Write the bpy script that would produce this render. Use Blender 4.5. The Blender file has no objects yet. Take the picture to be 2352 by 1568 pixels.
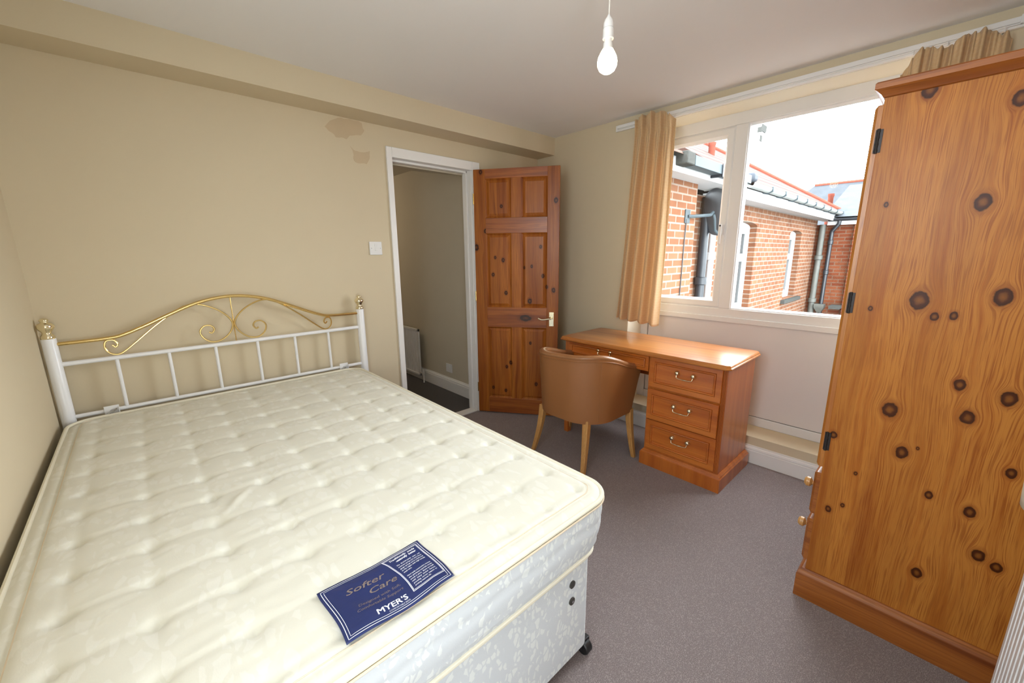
import bpy, bmesh, math, random
from mathutils import Vector, Matrix, noise
random.seed(7)
sc = bpy.context.scene
PI = math.pi

# ------------------------------------------------------------------ camera
cam_d = bpy.data.cameras.new('camera'); cam = bpy.data.objects.new('camera', cam_d)
sc.collection.objects.link(cam); sc.camera = cam
CAM = Vector((-2.7868, -2.6664, 1.3423)); YAW, PIT, ROLL, FPX = -0.7447, -0.2127, -0.0082, 924.08
f = Vector((-math.sin(YAW)*math.cos(PIT), math.cos(YAW)*math.cos(PIT), math.sin(PIT)))
rt = Vector((math.cos(YAW), math.sin(YAW), 0)); up = rt.cross(f)
r2 = rt*math.cos(ROLL) + up*math.sin(ROLL); u2 = up*math.cos(ROLL) - rt*math.sin(ROLL)
cam.matrix_world = Matrix(((r2.x, u2.x, -f.x, CAM.x), (r2.y, u2.y, -f.y, CAM.y), (r2.z, u2.z, -f.z, CAM.z), (0, 0, 0, 1)))
cam_d.sensor_fit = 'HORIZONTAL'; cam_d.sensor_width = 36.0; cam_d.lens = FPX/2352*36.0
cam_d.clip_start = 0.02; cam_d.clip_end = 200

# ------------------------------------------------------------------ sky, exposure
w = bpy.data.worlds.new('sky'); sc.world = w; w.use_nodes = True
bg = w.node_tree.nodes['Background']; bg.inputs[0].default_value = (0.89, 0.945, 1.0, 1)
# overcast sky, made brighter beyond the window to light the room
_tc = w.node_tree.nodes.new('ShaderNodeTexCoord'); _dp = w.node_tree.nodes.new('ShaderNodeVectorMath'); _dp.operation = 'DOT_PRODUCT'
_dp.inputs[1].default_value = Vector((.82, .38, .42)).normalized(); w.node_tree.links.new(_tc.outputs['Generated'], _dp.inputs[0])
_mr = w.node_tree.nodes.new('ShaderNodeMapRange'); _mr.interpolation_type = 'SMOOTHSTEP'
for _k, _v in ((1, .50), (2, .92), (3, 20.0), (4, 29.0)): _mr.inputs[_k].default_value = _v
w.node_tree.links.new(_dp.outputs['Value'], _mr.inputs[0]); w.node_tree.links.new(_mr.outputs[0], bg.inputs[1])
sc.view_settings.view_transform = 'Standard'; sc.view_settings.look = 'None'
sc.view_settings.exposure = -0.34; sc.view_settings.gamma = 1.0; sc.view_settings.use_curve_mapping = False
def portal(name, loc, rot, sx, sy):
    l = bpy.data.lights.new(name, 'AREA'); l.shape = 'RECTANGLE'; l.size = sx; l.size_y = sy
    l.cycles.is_portal = True
    o = bpy.data.objects.new(name, l); sc.collection.objects.link(o); o.location = loc; o.rotation_euler = rot
portal('window_portal', (0.30, -1.8, 1.5), (0, PI/2, 0), 1.5, 1.7)
portal('near_fill_portal', (-2.72, -3.18, .74), (PI/2, 0, 0), .55, .64)  # sky portal for the added low window
portal('side_fill_portal', (-3.30, -2.3, 1.62), (0, -PI/2, 0), .95, .8)  # sky portal for the added side window

# ------------------------------------------------------------------ mesh helpers
class MB:
    def __init__(s): s.v = []; s.f = []
    def add(s, vs, fs):
        n = len(s.v); s.v += [Vector(p) for p in vs]; s.f += [tuple(i+n for i in q) for q in fs]; return s
    def box(s, x0, x1, y0, y1, z0, z1, T=None):
        vs = [(x, y, z) for z in (z0, z1) for y in (y0, y1) for x in (x0, x1)]
        if T: vs = [T(Vector(p)) for p in vs]
        return s.add(vs, [(0,2,3,1), (4,5,7,6), (0,1,5,4), (2,6,7,3), (0,4,6,2), (1,3,7,5)])
    def tube(s, pts, r, n=10, closed=False, cap=True, sy=1.0):
        pts = [Vector(p) for p in pts]; m = len(pts)
        rs = r if isinstance(r, (list, tuple)) else [r]*m
        nrm = None; rings = []
        for i, p in enumerate(pts):
            a = pts[(i-1) % m] if (closed or i > 0) else p
            b = pts[(i+1) % m] if (closed or i < m-1) else p
            t = (b-a).normalized()
            if nrm is None:
                nrm = Vector((0, 0, 1)) if abs(t.z) < .9 else Vector((1, 0, 0))
            nrm = (nrm - t*nrm.dot(t)).normalized(); bn = t.cross(nrm)
            rings.append([p + nrm*(rs[i]*sy*math.cos(2*PI*k/n)) + bn*(rs[i]*math.sin(2*PI*k/n)) for k in range(n)])
        vs = [q for R in rings for q in R]; fs = []
        for i in range(m if closed else m-1):
            j = (i+1) % m
            for k in range(n):
                l = (k+1) % n; fs.append((i*n+k, i*n+l, j*n+l, j*n+k))
        if cap and not closed:
            fs.append(tuple(range(n))[::-1]); fs.append(tuple((m-1)*n+k for k in range(n)))
        return s.add(vs, fs)
    def lathe(s, prof, c=(0, 0, 0), axis='z', n=24, cap=True):
        c = Vector(c); vs = []; fs = []
        for r, h in prof:
            for k in range(n):
                a = 2*PI*k/n; u, v = r*math.cos(a), r*math.sin(a)
                vs.append(c + (Vector((u, v, h)) if axis == 'z' else Vector((h, u, v)) if axis == 'x' else Vector((v, h, u))))
        m = len(prof)
        for i in range(m-1):
            for k in range(n):
                l = (k+1) % n; fs.append((i*n+k, i*n+l, (i+1)*n+l, (i+1)*n+k))
        if cap:
            fs.append(tuple(range(n))[::-1]); fs.append(tuple((m-1)*n+k for k in range(n)))
        return s.add(vs, fs)
    def prism(s, poly, T, w0, w1):
        n = len(poly); vs = [T(u, v, w0) for u, v in poly] + [T(u, v, w1) for u, v in poly]
        fs = [tuple(range(n))[::-1], tuple(range(n, 2*n))] + [(i, (i+1) % n, n+(i+1) % n, n+i) for i in range(n)]
        return s.add(vs, fs)
    def loft(s, rects, T, cap0=True, cap1=True):
        vs = []; fs = []
        for u0, u1, v0, v1, ww in rects:
            vs += [T(u0, v0, ww), T(u1, v0, ww), T(u1, v1, ww), T(u0, v1, ww)]
        for i in range(len(rects)-1):
            for k in range(4):
                l = (k+1) % 4; fs.append((4*i+k, 4*i+l, 4*i+4+l, 4*i+4+k))
        if cap0: fs.append((3, 2, 1, 0))
        if cap1: e = 4*(len(rects)-1); fs.append((e, e+1, e+2, e+3))
        return s.add(vs, fs)
    def grid(s, nu, nv, fn, closed=False):
        vs = [fn(i/(nu if closed else nu-1), j/(nv-1)) for j in range(nv) for i in range(nu)]; fs = []
        for j in range(nv-1):
            for i in range(nu if closed else nu-1):
                k = (i+1) % nu; fs.append((j*nu+i, j*nu+k, (j+1)*nu+k, (j+1)*nu+i))
        return s.add(vs, fs)

def wloc(o):
    p = Vector((0, 0, 0))
    while o is not None: p += o.location; o = o.parent
    return p
def obj(name, mb, mat, parent=None, loc=None, local=False, smooth=35, bevel=0, seg=2, solid=0):
    me = bpy.data.meshes.new(name)
    base = Vector(loc) if loc is not None else Vector((0, 0, 0))
    off = Vector((0, 0, 0)) if local else (wloc(parent) if parent is not None else Vector((0, 0, 0))) + base
    me.from_pydata([tuple(p-off) for p in mb.v], [], mb.f)
    bm = bmesh.new(); bm.from_mesh(me); bmesh.ops.recalc_face_normals(bm, faces=bm.faces); bm.to_mesh(me); bm.free()
    if smooth:
        me.polygons.foreach_set('use_smooth', [True]*len(me.polygons)); me.set_sharp_from_angle(angle=math.radians(smooth))
    if mat is not None: me.materials.append(mat)
    o = bpy.data.objects.new(name, me); sc.collection.objects.link(o); o.location = base
    if parent is not None: o.parent = parent
    if bevel:
        b = o.modifiers.new('bevel', 'BEVEL'); b.width = bevel; b.segments = seg; b.limit_method = 'ANGLE'; b.angle_limit = math.radians(40)
    if solid:
        b = o.modifiers.new('solid', 'SOLIDIFY'); b.thickness = solid; b.offset = 0
    return o
def thing(name, label, cat, loc=(0, 0, 0), group=None, rotz=0):
    o = bpy.data.objects.new(name, None); sc.collection.objects.link(o); o.location = loc; o.rotation_euler = (0, 0, rotz)
    o.empty_display_size = .05
    o['label'] = label; o['category'] = cat
    if group: o['group'] = group
    return o
def tag(o, label, cat, group=None):
    o['label'] = label; o['category'] = cat
    if group: o['group'] = group
    return o
def struct(name, mb, mat, parent=None, **k):
    o = obj(name, mb, mat, parent, **k); o['kind'] = 'structure'; return o
def copy_tree(o, parent, dloc):
    c = o.copy(); sc.collection.objects.link(c)
    c.parent = parent
    c.location = o.location + Vector(dloc)
    for ch in list(o.children): copy_tree(ch, c, (0, 0, 0))
    return c
XP = lambda u, v, w: Vector((w, u, v))      # (y, z, x)
YP = lambda u, v, w: Vector((u, w, v))      # (x, z, y)
ZP = lambda u, v, w: Vector((u, v, w))
def catmull(P, n=8):
    P = [Vector(p) for p in P]; out = []
    for i in range(len(P)-1):
        a = P[max(i-1, 0)]; b = P[i]; c = P[i+1]; d = P[min(i+2, len(P)-1)]
        for k in range(n):
            t = k/n
            out.append(.5*((2*b) + (c-a)*t + (2*a-5*b+4*c-d)*t*t + (3*b-a-3*c+d)*t**3))
    out.append(P[-1]); return out

# ------------------------------------------------------------------ materials
def newmat(name):
    m = bpy.data.materials.new(name); m.use_nodes = True
    nt = m.node_tree; b = nt.nodes['Principled BSDF']; return m, nt, b
class G:
    def __init__(s, nt): s.nt = nt; s.L = nt.links
    def n(s, t, **k):
        o = s.nt.nodes.new(t)
        for a, v in k.items(): setattr(o, a, v)
        return o
    def put(s, sock, v):
        if isinstance(v, bpy.types.NodeSocket): s.L.new(v, sock)
        elif v is not None: sock.default_value = v
    def m(s, op, a, b=None, c=None, clamp=False):
        o = s.n('ShaderNodeMath', operation=op, use_clamp=clamp)
        for i, v in enumerate((a, b, c)):
            if v is not None: s.put(o.inputs[i], v)
        return o.outputs[0]
    def vm(s, op, a, b=None, out=0):
        o = s.n('ShaderNodeVectorMath', operation=op); s.put(o.inputs[0], a)
        if b is not None: s.put(o.inputs[1], b)
        return o.outputs[out]
    def coord(s, kind='Object'): return s.n('ShaderNodeTexCoord').outputs[kind]
    def sep(s, v):
        o = s.n('ShaderNodeSeparateXYZ'); s.put(o.inputs[0], v); return o.outputs
    def comb(s, x=0., y=0., z=0.):
        o = s.n('ShaderNodeCombineXYZ'); s.put(o.inputs[0], x); s.put(o.inputs[1], y); s.put(o.inputs[2], z); return o.outputs[0]
    def noise(s, v, scale, detail=3, rough=.55, dim='3D', out=0):
        o = s.n('ShaderNodeTexNoise', noise_dimensions=dim)
        if dim == '1D': s.put(o.inputs['W'], v)
        else: s.put(o.inputs['Vector'], v)
        o.inputs['Scale'].default_value = scale; o.inputs['Detail'].default_value = detail; o.inputs['Roughness'].default_value = rough
        return o.outputs[out]
    def ramp(s, fac, stops, interp='LINEAR'):
        o = s.n('ShaderNodeValToRGB'); s.put(o.inputs[0], fac); cr = o.color_ramp; cr.interpolation = interp
        while len(cr.elements) < len(stops): cr.elements.new(.5)
        for e, (p, c) in zip(cr.elements, stops):
            e.position = p; e.color = (c, c, c, 1) if isinstance(c, (int, float)) else (*c[:3], 1)
        return o.outputs[0]
    def mix(s, fac, a, b, blend='MIX'):
        o = s.n('ShaderNodeMix', data_type='RGBA', blend_type=blend)
        s.put(o.inputs[0], fac)
        for i, v in ((6, a), (7, b)):
            if isinstance(v, (tuple, list)): v = (*v[:3], 1)
            s.put(o.inputs[i], v)
        return o.outputs[2]
    def bump(s, h, strength, dist=.002):
        o = s.n('ShaderNodeBump'); s.put(o.inputs['Height'], h); o.inputs['Strength'].default_value = strength; o.inputs['Distance'].default_value = dist
        return o.outputs[0]
def plain(name, col, rough=.6, metal=0., var=.06, scale=6., bump=0., bscale=200., spec=.5):
    m, nt, b = newmat(name); g = G(nt); v = g.coord()
    if var:
        n = g.noise(v, scale, 4)
        c = g.mix(n, tuple(x*(1-var) for x in col), tuple(min(1, x*(1+var)) for x in col)); g.put(b.inputs['Base Color'], c)
    else: b.inputs['Base Color'].default_value = (*col, 1)
    b.inputs['Roughness'].default_value = rough; b.inputs['Metallic'].default_value = metal; b.inputs['Specular IOR Level'].default_value = spec
    if bump: g.put(b.inputs['Normal'], g.bump(g.noise(v, bscale, 3), bump))
    return m
def wood(name, light, mid, dark, grain='z', cross=('y', 'x'), freq=26., knots=(), board=0., rough=.38, warp=.02, streak=.5, vor=0., coat=.15, spec=.5):
    m, nt, b = newmat(name); g = G(nt); v = g.coord(); X = dict(zip('xyz', g.sep(v)))
    a, u, ww = X[grain], X[cross[0]], X[cross[1]]
    base = g.comb(u, g.m('MULTIPLY', a, .22), g.m('MULTIPLY', ww, .6))
    wn = g.noise(base, 5., 2); wn2 = g.noise(base, 1.6, 1)
    uw = g.m('ADD', u, g.m('MULTIPLY', g.m('SUBTRACT', wn, .5), warp*2))
    uw = g.m('ADD', uw, g.m('MULTIPLY', g.m('SUBTRACT', wn2, .5), warp*4))
    p2 = g.comb(u, a, 0.)
    nn = g.noise(p2, 60., 2)
    dmin = None; psi = uw
    for (ku, ka, kr) in knots:
        d = g.vm('SUBTRACT', p2, (ku, ka, 0.))
        q = g.m('DIVIDE', g.vm('LENGTH', g.vm('MULTIPLY', d, (1., .74, 0.)), out=1), kr)
        if kr >= .0105:
            du = g.sep(d)[0]
            k = g.m('MINIMUM', g.m('DIVIDE', 1.5, g.m('MULTIPLY', q, q)), 1.)
            psi = g.m('SUBTRACT', psi, g.m('MULTIPLY', du, k))
        dmin = q if dmin is None else g.m('MINIMUM', dmin, q)
    if vor:
        vo = g.n('ShaderNodeTexVoronoi', feature='F1'); g.put(vo.inputs['Vector'], g.comb(g.m('MULTIPLY', u, 1.), g.m('MULTIPLY', a, .55), ww)); vo.inputs['Scale'].default_value = vor
        dmin = g.m('MULTIPLY', vo.outputs['Distance'], 11.)
    line = g.noise(g.comb(psi, g.m('MULTIPLY', a, .035), g.m('MULTIPLY', ww, .5)), freq, 3, .6)
    fine = g.noise(g.comb(psi, g.m('MULTIPLY', a, .02), ww), freq*11, 2, .55)
    tone = g.m('ADD', g.m('MULTIPLY', line, .8), g.m('MULTIPLY', fine, .45*streak))
    col = g.ramp(tone, [(.30, dark), (.43, mid), (.56, light), (.74, mid)])
    col = g.mix(g.m('MULTIPLY', g.ramp(g.noise(g.comb(psi, g.m('MULTIPLY', a, .06), ww), 14., 2), [(.60, 0.), (.68, 1.)]), .55), col, dark)
    col = g.mix(g.m('MULTIPLY', g.ramp(fine, [(.50, 0.), (.60, 1.)]), .30+.25*streak), col, tuple(x*.9 for x in dark))
    if board:
        bi = g.m('FLOOR', g.m('DIVIDE', g.m('ADD', u, g.m('MULTIPLY', ww, 0.)), board))
        wnz = g.n('ShaderNodeTexWhiteNoise', noise_dimensions='1D'); g.put(wnz.inputs['W'], bi)
        col = g.mix(g.m('MULTIPLY', wnz.outputs[0], .45), col, tuple(x*.72 for x in mid))
    if dmin is not None:
        qn = g.m('ADD', dmin, g.m('MULTIPLY', g.m('SUBTRACT', nn, .5), .5))
        kc = g.ramp(g.m('DIVIDE', qn, 2.), [(0., tuple(x*.55 for x in mid)), (.16, tuple(x*.42 for x in mid)), (.30, tuple(x*.30 for x in dark)), (.48, tuple(x*.16 for x in dark)), (.56, tuple(x*.8 for x in dark))])
        kf = g.ramp(g.m('DIVIDE', qn, 2.), [(0., 1.), (.46, 1.), (.56, .45), (.95, 0.)])
        col = g.mix(kf, col, kc)
    g.put(b.inputs['Base Color'], col); b.inputs['Roughness'].default_value = rough
    b.inputs['Coat Weight'].default_value = coat; b.inputs['Coat Roughness'].default_value = .3; b.inputs['Specular IOR Level'].default_value = spec
    g.put(b.inputs['Normal'], g.bump(line, .08, .002))
    return m

M = {}
M['wall'] = plain('cream_wall_paint', (.66, .56, .395), .85, var=.025, scale=2.2, bump=.12, bscale=90.)
M['wallpatch'] = plain('flaked_wall_paint', (.58, .455, .30), .9, var=.05, scale=12., bump=.15, bscale=60.)
M['revealw'] = plain('reveal_paint', (.86, .80, .66), .8, var=.03, bump=.1, bscale=80.)
M['ceil'] = plain('ceiling_paint', (.84, .82, .82), .9, var=.02, scale=1.5, bump=.06, bscale=60.)
M['gloss'] = plain('white_gloss_paint', (.86, .84, .82), .35, var=.03)
M['upvc'] = plain('white_upvc', (.76, .75, .75), .32, var=.015)
M['panel'] = plain('grey_white_infill_board', (.74, .70, .69), .55, var=.02, scale=3.)
M['gap'] = plain('dark_gap_fill', (.05, .05, .05), .7, var=0)  # dark colour for the board gap and the screw hole
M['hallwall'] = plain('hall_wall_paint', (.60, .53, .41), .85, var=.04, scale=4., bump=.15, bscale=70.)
M['whitemetal'] = plain('white_enamel', (.88, .88, .90), .3, var=.02)
M['brass'] = plain('polished_brass', (.80, .60, .26), .2, 1., var=.08, scale=20.)
M['palebrass'] = plain('pale_lacquered_brass', (.88, .80, .58), .14, 1., var=.05)
M['chrome'] = plain('zinc_plated_steel', (.55, .56, .58), .3, 1., var=.08)
M['blackplastic'] = plain('black_plastic', (.012, .012, .014), .4, var=0)
M['darkplug'] = plain('dark_vent_plug', (.05, .045, .04), .5, var=.05)
M['plastic'] = plain('white_plastic', (.82, .81, .80), .35, var=.02)
M['blackiron'] = plain('aged_black_hinge', (.035, .03, .03), .45, .6, var=.2, scale=40.)
M['cable'] = plain('white_flex', (.78, .74, .68), .5, var=0)
def carpet(name, c0, c1, c2):
    m, nt, b = newmat(name); g = G(nt); v = g.coord()
    n1 = g.noise(v, 420., 3, .75); n2 = g.noise(v, 3., 4); vo = g.n('ShaderNodeTexVoronoi'); g.put(vo.inputs['Vector'], v); vo.inputs['Scale'].default_value = 360.
    col = g.ramp(n1, [(.33, c0), (.5, c1), (.68, c2)])
    col = g.mix(g.m('MULTIPLY', n2, .35), col, tuple(x*.6 for x in c1))
    sp = g.ramp(g.sep(vo.outputs['Color'])[0], [(.80, 0.), (.84, 1.)])
    col = g.mix(g.m('MULTIPLY', sp, .22), col, tuple(min(1, x*1.5) for x in c2))
    g.put(b.inputs['Base Color'], col); b.inputs['Roughness'].default_value = .95; b.inputs['Specular IOR Level'].default_value = .15
    b.inputs['Sheen Weight'].default_value = .25; b.inputs['Sheen Roughness'].default_value = .6
    g.put(b.inputs['Normal'], g.bump(n1, .9, .006)); return m
M['carpet'] = carpet('brown_fleck_carpet', (.11, .078, .075), (.315, .245, .240), (.60, .51, .505))
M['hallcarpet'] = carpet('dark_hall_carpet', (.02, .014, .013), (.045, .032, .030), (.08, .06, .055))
def damask(name, base, leaf, scale, rough=.7, bump=.15, stretch=(1, 1, 1)):
    m, nt, b = newmat(name); g = G(nt); v = g.vm('MULTIPLY', g.coord(), stretch)
    warp = g.noise(v, scale*.6, 2, out=1)
    vv = g.vm('ADD', v, g.vm('MULTIPLY', g.vm('SUBTRACT', warp, (.5, .5, .5)), (.03,)*3))
    vo = g.n('ShaderNodeTexVoronoi', feature='DISTANCE_TO_EDGE'); g.put(vo.inputs['Vector'], vv); vo.inputs['Scale'].default_value = scale
    v1 = g.n('ShaderNodeTexVoronoi', feature='F1'); g.put(v1.inputs['Vector'], vv); v1.inputs['Scale'].default_value = scale
    rnd = g.sep(v1.outputs['Color'])[0]
    leafm = g.m('MULTIPLY', g.ramp(vo.outputs['Distance'], [(.10, 0.), (.16, 1.)]), g.ramp(rnd, [(.42, 0.), (.46, 1.)]))
    weave = g.noise(v, 420., 2)
    col = g.mix(leafm, base, leaf); col = g.mix(g.m('MULTIPLY', weave, .18), col, tuple(x*.8 for x in base))
    g.put(b.inputs['Base Color'], col); b.inputs['Roughness'].default_value = rough
    g.put(b.inputs['Roughness'], g.m('ADD', g.m('MULTIPLY', leafm, -.15), rough))
    b.inputs['Sheen Weight'].default_value = .15
    g.put(b.inputs['Normal'], g.bump(g.m('ADD', g.m('MULTIPLY', leafm, .5), weave), bump, .001)); return m
M['mattop'] = damask('cream_damask_ticking', (.775, .755, .655), (.815, .80, .715), 38., .7, .12, (1, .55, 1))
M['matside'] = damask('blue_white_leaf_ticking', (.70, .735, .775), (.86, .895, .895), 56., .6, .25, (1, 1, .62))
M['piping'] = plain('cream_tape_edge', (.80, .68, .52), .75, var=.06, scale=30., bump=.2, bscale=500.)
M['tape'] = plain('pale_border_tape', (.85, .80, .66), .75, var=.04, scale=20., bump=.2, bscale=500.)
M['navy'] = plain('navy_satin_label', (.017, .030, .125), .4, var=.2, scale=14., bump=.1, bscale=300.)
M['labelwhite'] = plain('white_label_print', (.82, .84, .92), .5, var=0)
M['labelgold'] = plain('bronze_label_print', (.24, .19, .17), .5, var=0)
KN = [(-2.608,1.193,.021),(-2.648,1.147,.0095),(-2.772,1.215,.018),(-2.592,.828,.0185),(-2.731,.948,.013),(-2.761,.852,.015),(-2.829,.929,.016),(-2.64,.692,.015),(-2.72,.573,.0095),(-2.46,.694,.010),(-2.811,.557,.013),(-2.849,.426,.014),(-2.888,.409,.012),(-2.868,.712,.011),(-2.694,1.475,.017),(-2.719,1.733,.015),(-2.481,.403,.009),(-2.519,.436,.006),(-2.734,.289,.013),(-2.538,.572,.005),(-2.498,1.158,.006),(-2.542,1.801,.017),(-2.491,1.487,.006),(-2.674,.719,.004),(-2.687,1.153,.009)]
WARD = (-.58, -2.70, 0)
M['pine'] = wood('honey_pine_side', (.52, .205, .036), (.41, .132, .018), (.24, .050, .005), knots=[(a-WARD[1], z, r) for a, z, r in KN], board=.098, rough=.40, freq=34, warp=.016, streak=.8, coat=.04, spec=.25)
M['pinefront'] = wood('honey_pine_front', (.48, .19, .036), (.38, .125, .018), (.23, .05, .006), cross=('x', 'y'), vor=4.5, rough=.36)
M['pinex'] = wood('honey_pine_rail', (.36, .115, .020), (.27, .075, .011), (.16, .034, .005), grain='y', cross=('z', 'x'), vor=4., rough=.34)
DK = [(.22,1.70,.010),(.165,1.31,.009),(.23,1.29,.012),(.25,1.03,.012),(.145,1.175,.011),(.53,1.39,.010),(.445,.965,.015),(.55,1.165,.011),(.645,1.73,.015),(.635,1.055,.014),(.58,1.08,.010),(.42,1.53,.012),(.09,1.515,.012),(.11,.83,.011),(.12,.055,.011),(.50,.27,.011),(.285,.445,.012),(.25,.41,.010),(.31,1.95,.010),(.06,1.955,.012),(.012,1.39,.018),(.40,1.23,.008),(.46,1.24,.009),(.13,.22,.010),(.24,.20,.010),(.36,.08,.010),(.45,.62,.009),(.62,.30,.012)]
M['doorwood'] = wood('red_brown_pine_door', (.47, .155, .022), (.31, .082, .010), (.14, .026, .004), cross=('x', 'y'), knots=DK, rough=.36, freq=20, warp=.03, board=0.21, coat=.05, spec=.3)
M['doorwoodx'] = wood('red_brown_pine_rail', (.40, .115, .017), (.27, .065, .009), (.13, .025, .004), grain='x', cross=('z', 'y'), vor=3.5, rough=.36)
M['desk'] = wood('yew_veneer_front', (.56, .170, .026), (.47, .122, .015), (.32, .068, .008), grain='y', cross=('z', 'x'), freq=16, rough=.3, warp=.05, streak=.25, coat=.35)
M['deskside'] = wood('yew_veneer_side', (.54, .160, .026), (.45, .118, .016), (.34, .078, .010), grain='z', cross=('x', 'y'), freq=14, rough=.3, warp=.03, streak=.25, coat=.35)
M['desktop'] = wood('yew_veneer_top', (.58, .24, .055), (.47, .165, .032), (.36, .10, .018), grain='y', cross=('x', 'z'), freq=12, rough=.28, warp=.06, streak=.25, coat=.4)
M['beech'] = wood('beech_legs', (.58, .31, .10), (.50, .235, .065), (.38, .155, .04), freq=30, rough=.4, streak=.8)
M['leather'] = plain('tan_leatherette', (.29, .115, .036), .42, var=.10, scale=3., bump=.2, bscale=260.)
M['leatherrim'] = plain('pale_tan_leatherette', (.31, .135, .052), .33, var=.14, scale=9., bump=.2, bscale=260.)  # rim colour slightly paler and glossier than the shell
def curtain_mat():
    m, nt, b = newmat('tan_woven_curtain'); g = G(nt); uv = g.n('ShaderNodeUVMap').outputs[0]
    br = g.n('ShaderNodeTexBrick'); g.put(br.inputs['Vector'], uv); br.inputs['Scale'].default_value = 1.
    br.inputs['Brick Width'].default_value = .030; br.inputs['Row Height'].default_value = .018; br.inputs['Mortar Size'].default_value = .004; br.inputs['Mortar Smooth'].default_value = .4
    br.inputs['Color1'].default_value = (0, 0, 0, 1); br.inputs['Color2'].default_value = (0, 0, 0, 1); br.inputs['Mortar'].default_value = (1, 1, 1, 1)
    n = g.noise(g.coord(), 260., 2)
    col = g.mix(g.m('MULTIPLY', br.outputs['Color'], .22), (.80, .57, .315), (.88, .71, .47)); col = g.mix(g.m('MULTIPLY', n, .3), col, (.60, .38, .18))
    g.put(b.inputs['Base Color'], col); b.inputs['Roughness'].default_value = .85; b.inputs['Sheen Weight'].default_value = .2
    tr = g.n('ShaderNodeBsdfTranslucent'); g.put(tr.inputs['Color'], col)
    mx = g.n('ShaderNodeMixShader'); mx.inputs[0].default_value = .22
    nt.links.new(b.outputs[0], mx.inputs[1]); nt.links.new(tr.outputs[0], mx.inputs[2]); nt.links.new(mx.outputs[0], nt.nodes['Material Output'].inputs[0])
    g.put(b.inputs['Normal'], g.bump(n, .3, .001)); return m
M['curtain'] = curtain_mat()
def glass_mat(name, refl=.25, tint=(.97, .985, .98)):
    m = bpy.data.materials.new(name); m.use_nodes = True; nt = m.node_tree; nt.nodes.remove(nt.nodes['Principled BSDF']); g = G(nt)
    t = g.n('ShaderNodeBsdfTransparent'); t.inputs[0].default_value = (*tint, 1)
    gl = g.n('ShaderNodeBsdfGlossy'); gl.inputs['Roughness'].default_value = .02
    fr = g.n('ShaderNodeFresnel'); fr.inputs[0].default_value = 1.45
    mx = g.n('ShaderNodeMixShader'); g.put(mx.inputs[0], g.m('MULTIPLY', fr.outputs[0], refl))
    nt.links.new(t.outputs[0], mx.inputs[1]); nt.links.new(gl.outputs[0], mx.inputs[2]); nt.links.new(mx.outputs[0], nt.nodes['Material Output'].inputs[0]); return m
M['glass'] = glass_mat('window_glass'); M['houseglass'] = glass_mat('house_window_glass', 1.6, (.35, .38, .38))
def bulb_mat():
    m, nt, b = newmat('lit_opal_bulb'); b.inputs['Base Color'].default_value = (1, .95, .85, 1)
    b.inputs['Emission Color'].default_value = (1, .80, .50, 1); b.inputs['Emission Strength'].default_value = 26.; return m
M['bulb'] = bulb_mat()
def brick_mat(name, c1, c2, mort, axis='x', dirt=.3):
    m, nt, b = newmat(name); g = G(nt); X = g.sep(g.coord())
    v = g.comb(X[0] if axis == 'x' else X[1], X[2], 0.)
    br = g.n('ShaderNodeTexBrick'); g.put(br.inputs['Vector'], v); br.inputs['Scale'].default_value = 1.
    br.inputs['Brick Width'].default_value = .225; br.inputs['Row Height'].default_value = .075; br.inputs['Mortar Size'].default_value = .009; br.inputs['Bias'].default_value = -.1
    br.inputs['Color1'].default_value = (*c1, 1); br.inputs['Color2'].default_value = (*c2, 1); br.inputs['Mortar'].default_value = (*mort, 1)
    n = g.noise(g.coord(), 5., 5, .65)
    col = g.mix(g.m('MULTIPLY', g.ramp(n, [(.45, 0.), (.75, 1.)]), dirt), br.outputs['Color'], tuple(x*.35 for x in c1))
    g.put(b.inputs['Base Color'], col); b.inputs['Roughness'].default_value = .9; b.inputs['Specular IOR Level'].default_value = .08
    g.put(b.inputs['Normal'], g.bump(br.outputs['Fac'], -.3, .006)); return m
M['brickA'] = brick_mat('orange_red_brick', (.140, .058, .030), (.175, .082, .045), (.20, .155, .125))
M['brickB'] = brick_mat('weathered_red_brick', (.130, .052, .027), (.168, .077, .041), (.198, .155, .125), dirt=.45)
M['brickC'] = brick_mat('dark_red_brick', (.095, .024, .011), (.135, .043, .019), (.11, .066, .044), axis='y', dirt=.5)
M['fascia'] = plain('white_fascia_paint', (.36, .36, .36), .5, var=.08, scale=5.)
M['gutgrey'] = plain('grey_gutter', (.050, .062, .068), .45, var=.1, spec=.06)
M['gutwhite'] = plain('weathered_white_gutter', (.22, .23, .22), .5, var=.18, scale=6., spec=.06)
M['extblack'] = plain('black_pipe', (.012, .014, .018), .4, var=.15)
M['extgrey'] = plain('weathered_grey_pipe', (.075, .075, .065), .6, var=.35, scale=9.)
M['extwhite'] = plain('white_pipe', (.34, .34, .34), .45, var=.05)
M['dish'] = plain('dark_grey_dish', (.062, .066, .072), .5, var=.12, scale=10.)
M['stone'] = plain('grey_rubble', (.050, .050, .046), .95, var=.6, scale=60., bump=.6, bscale=90., spec=.06)
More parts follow.
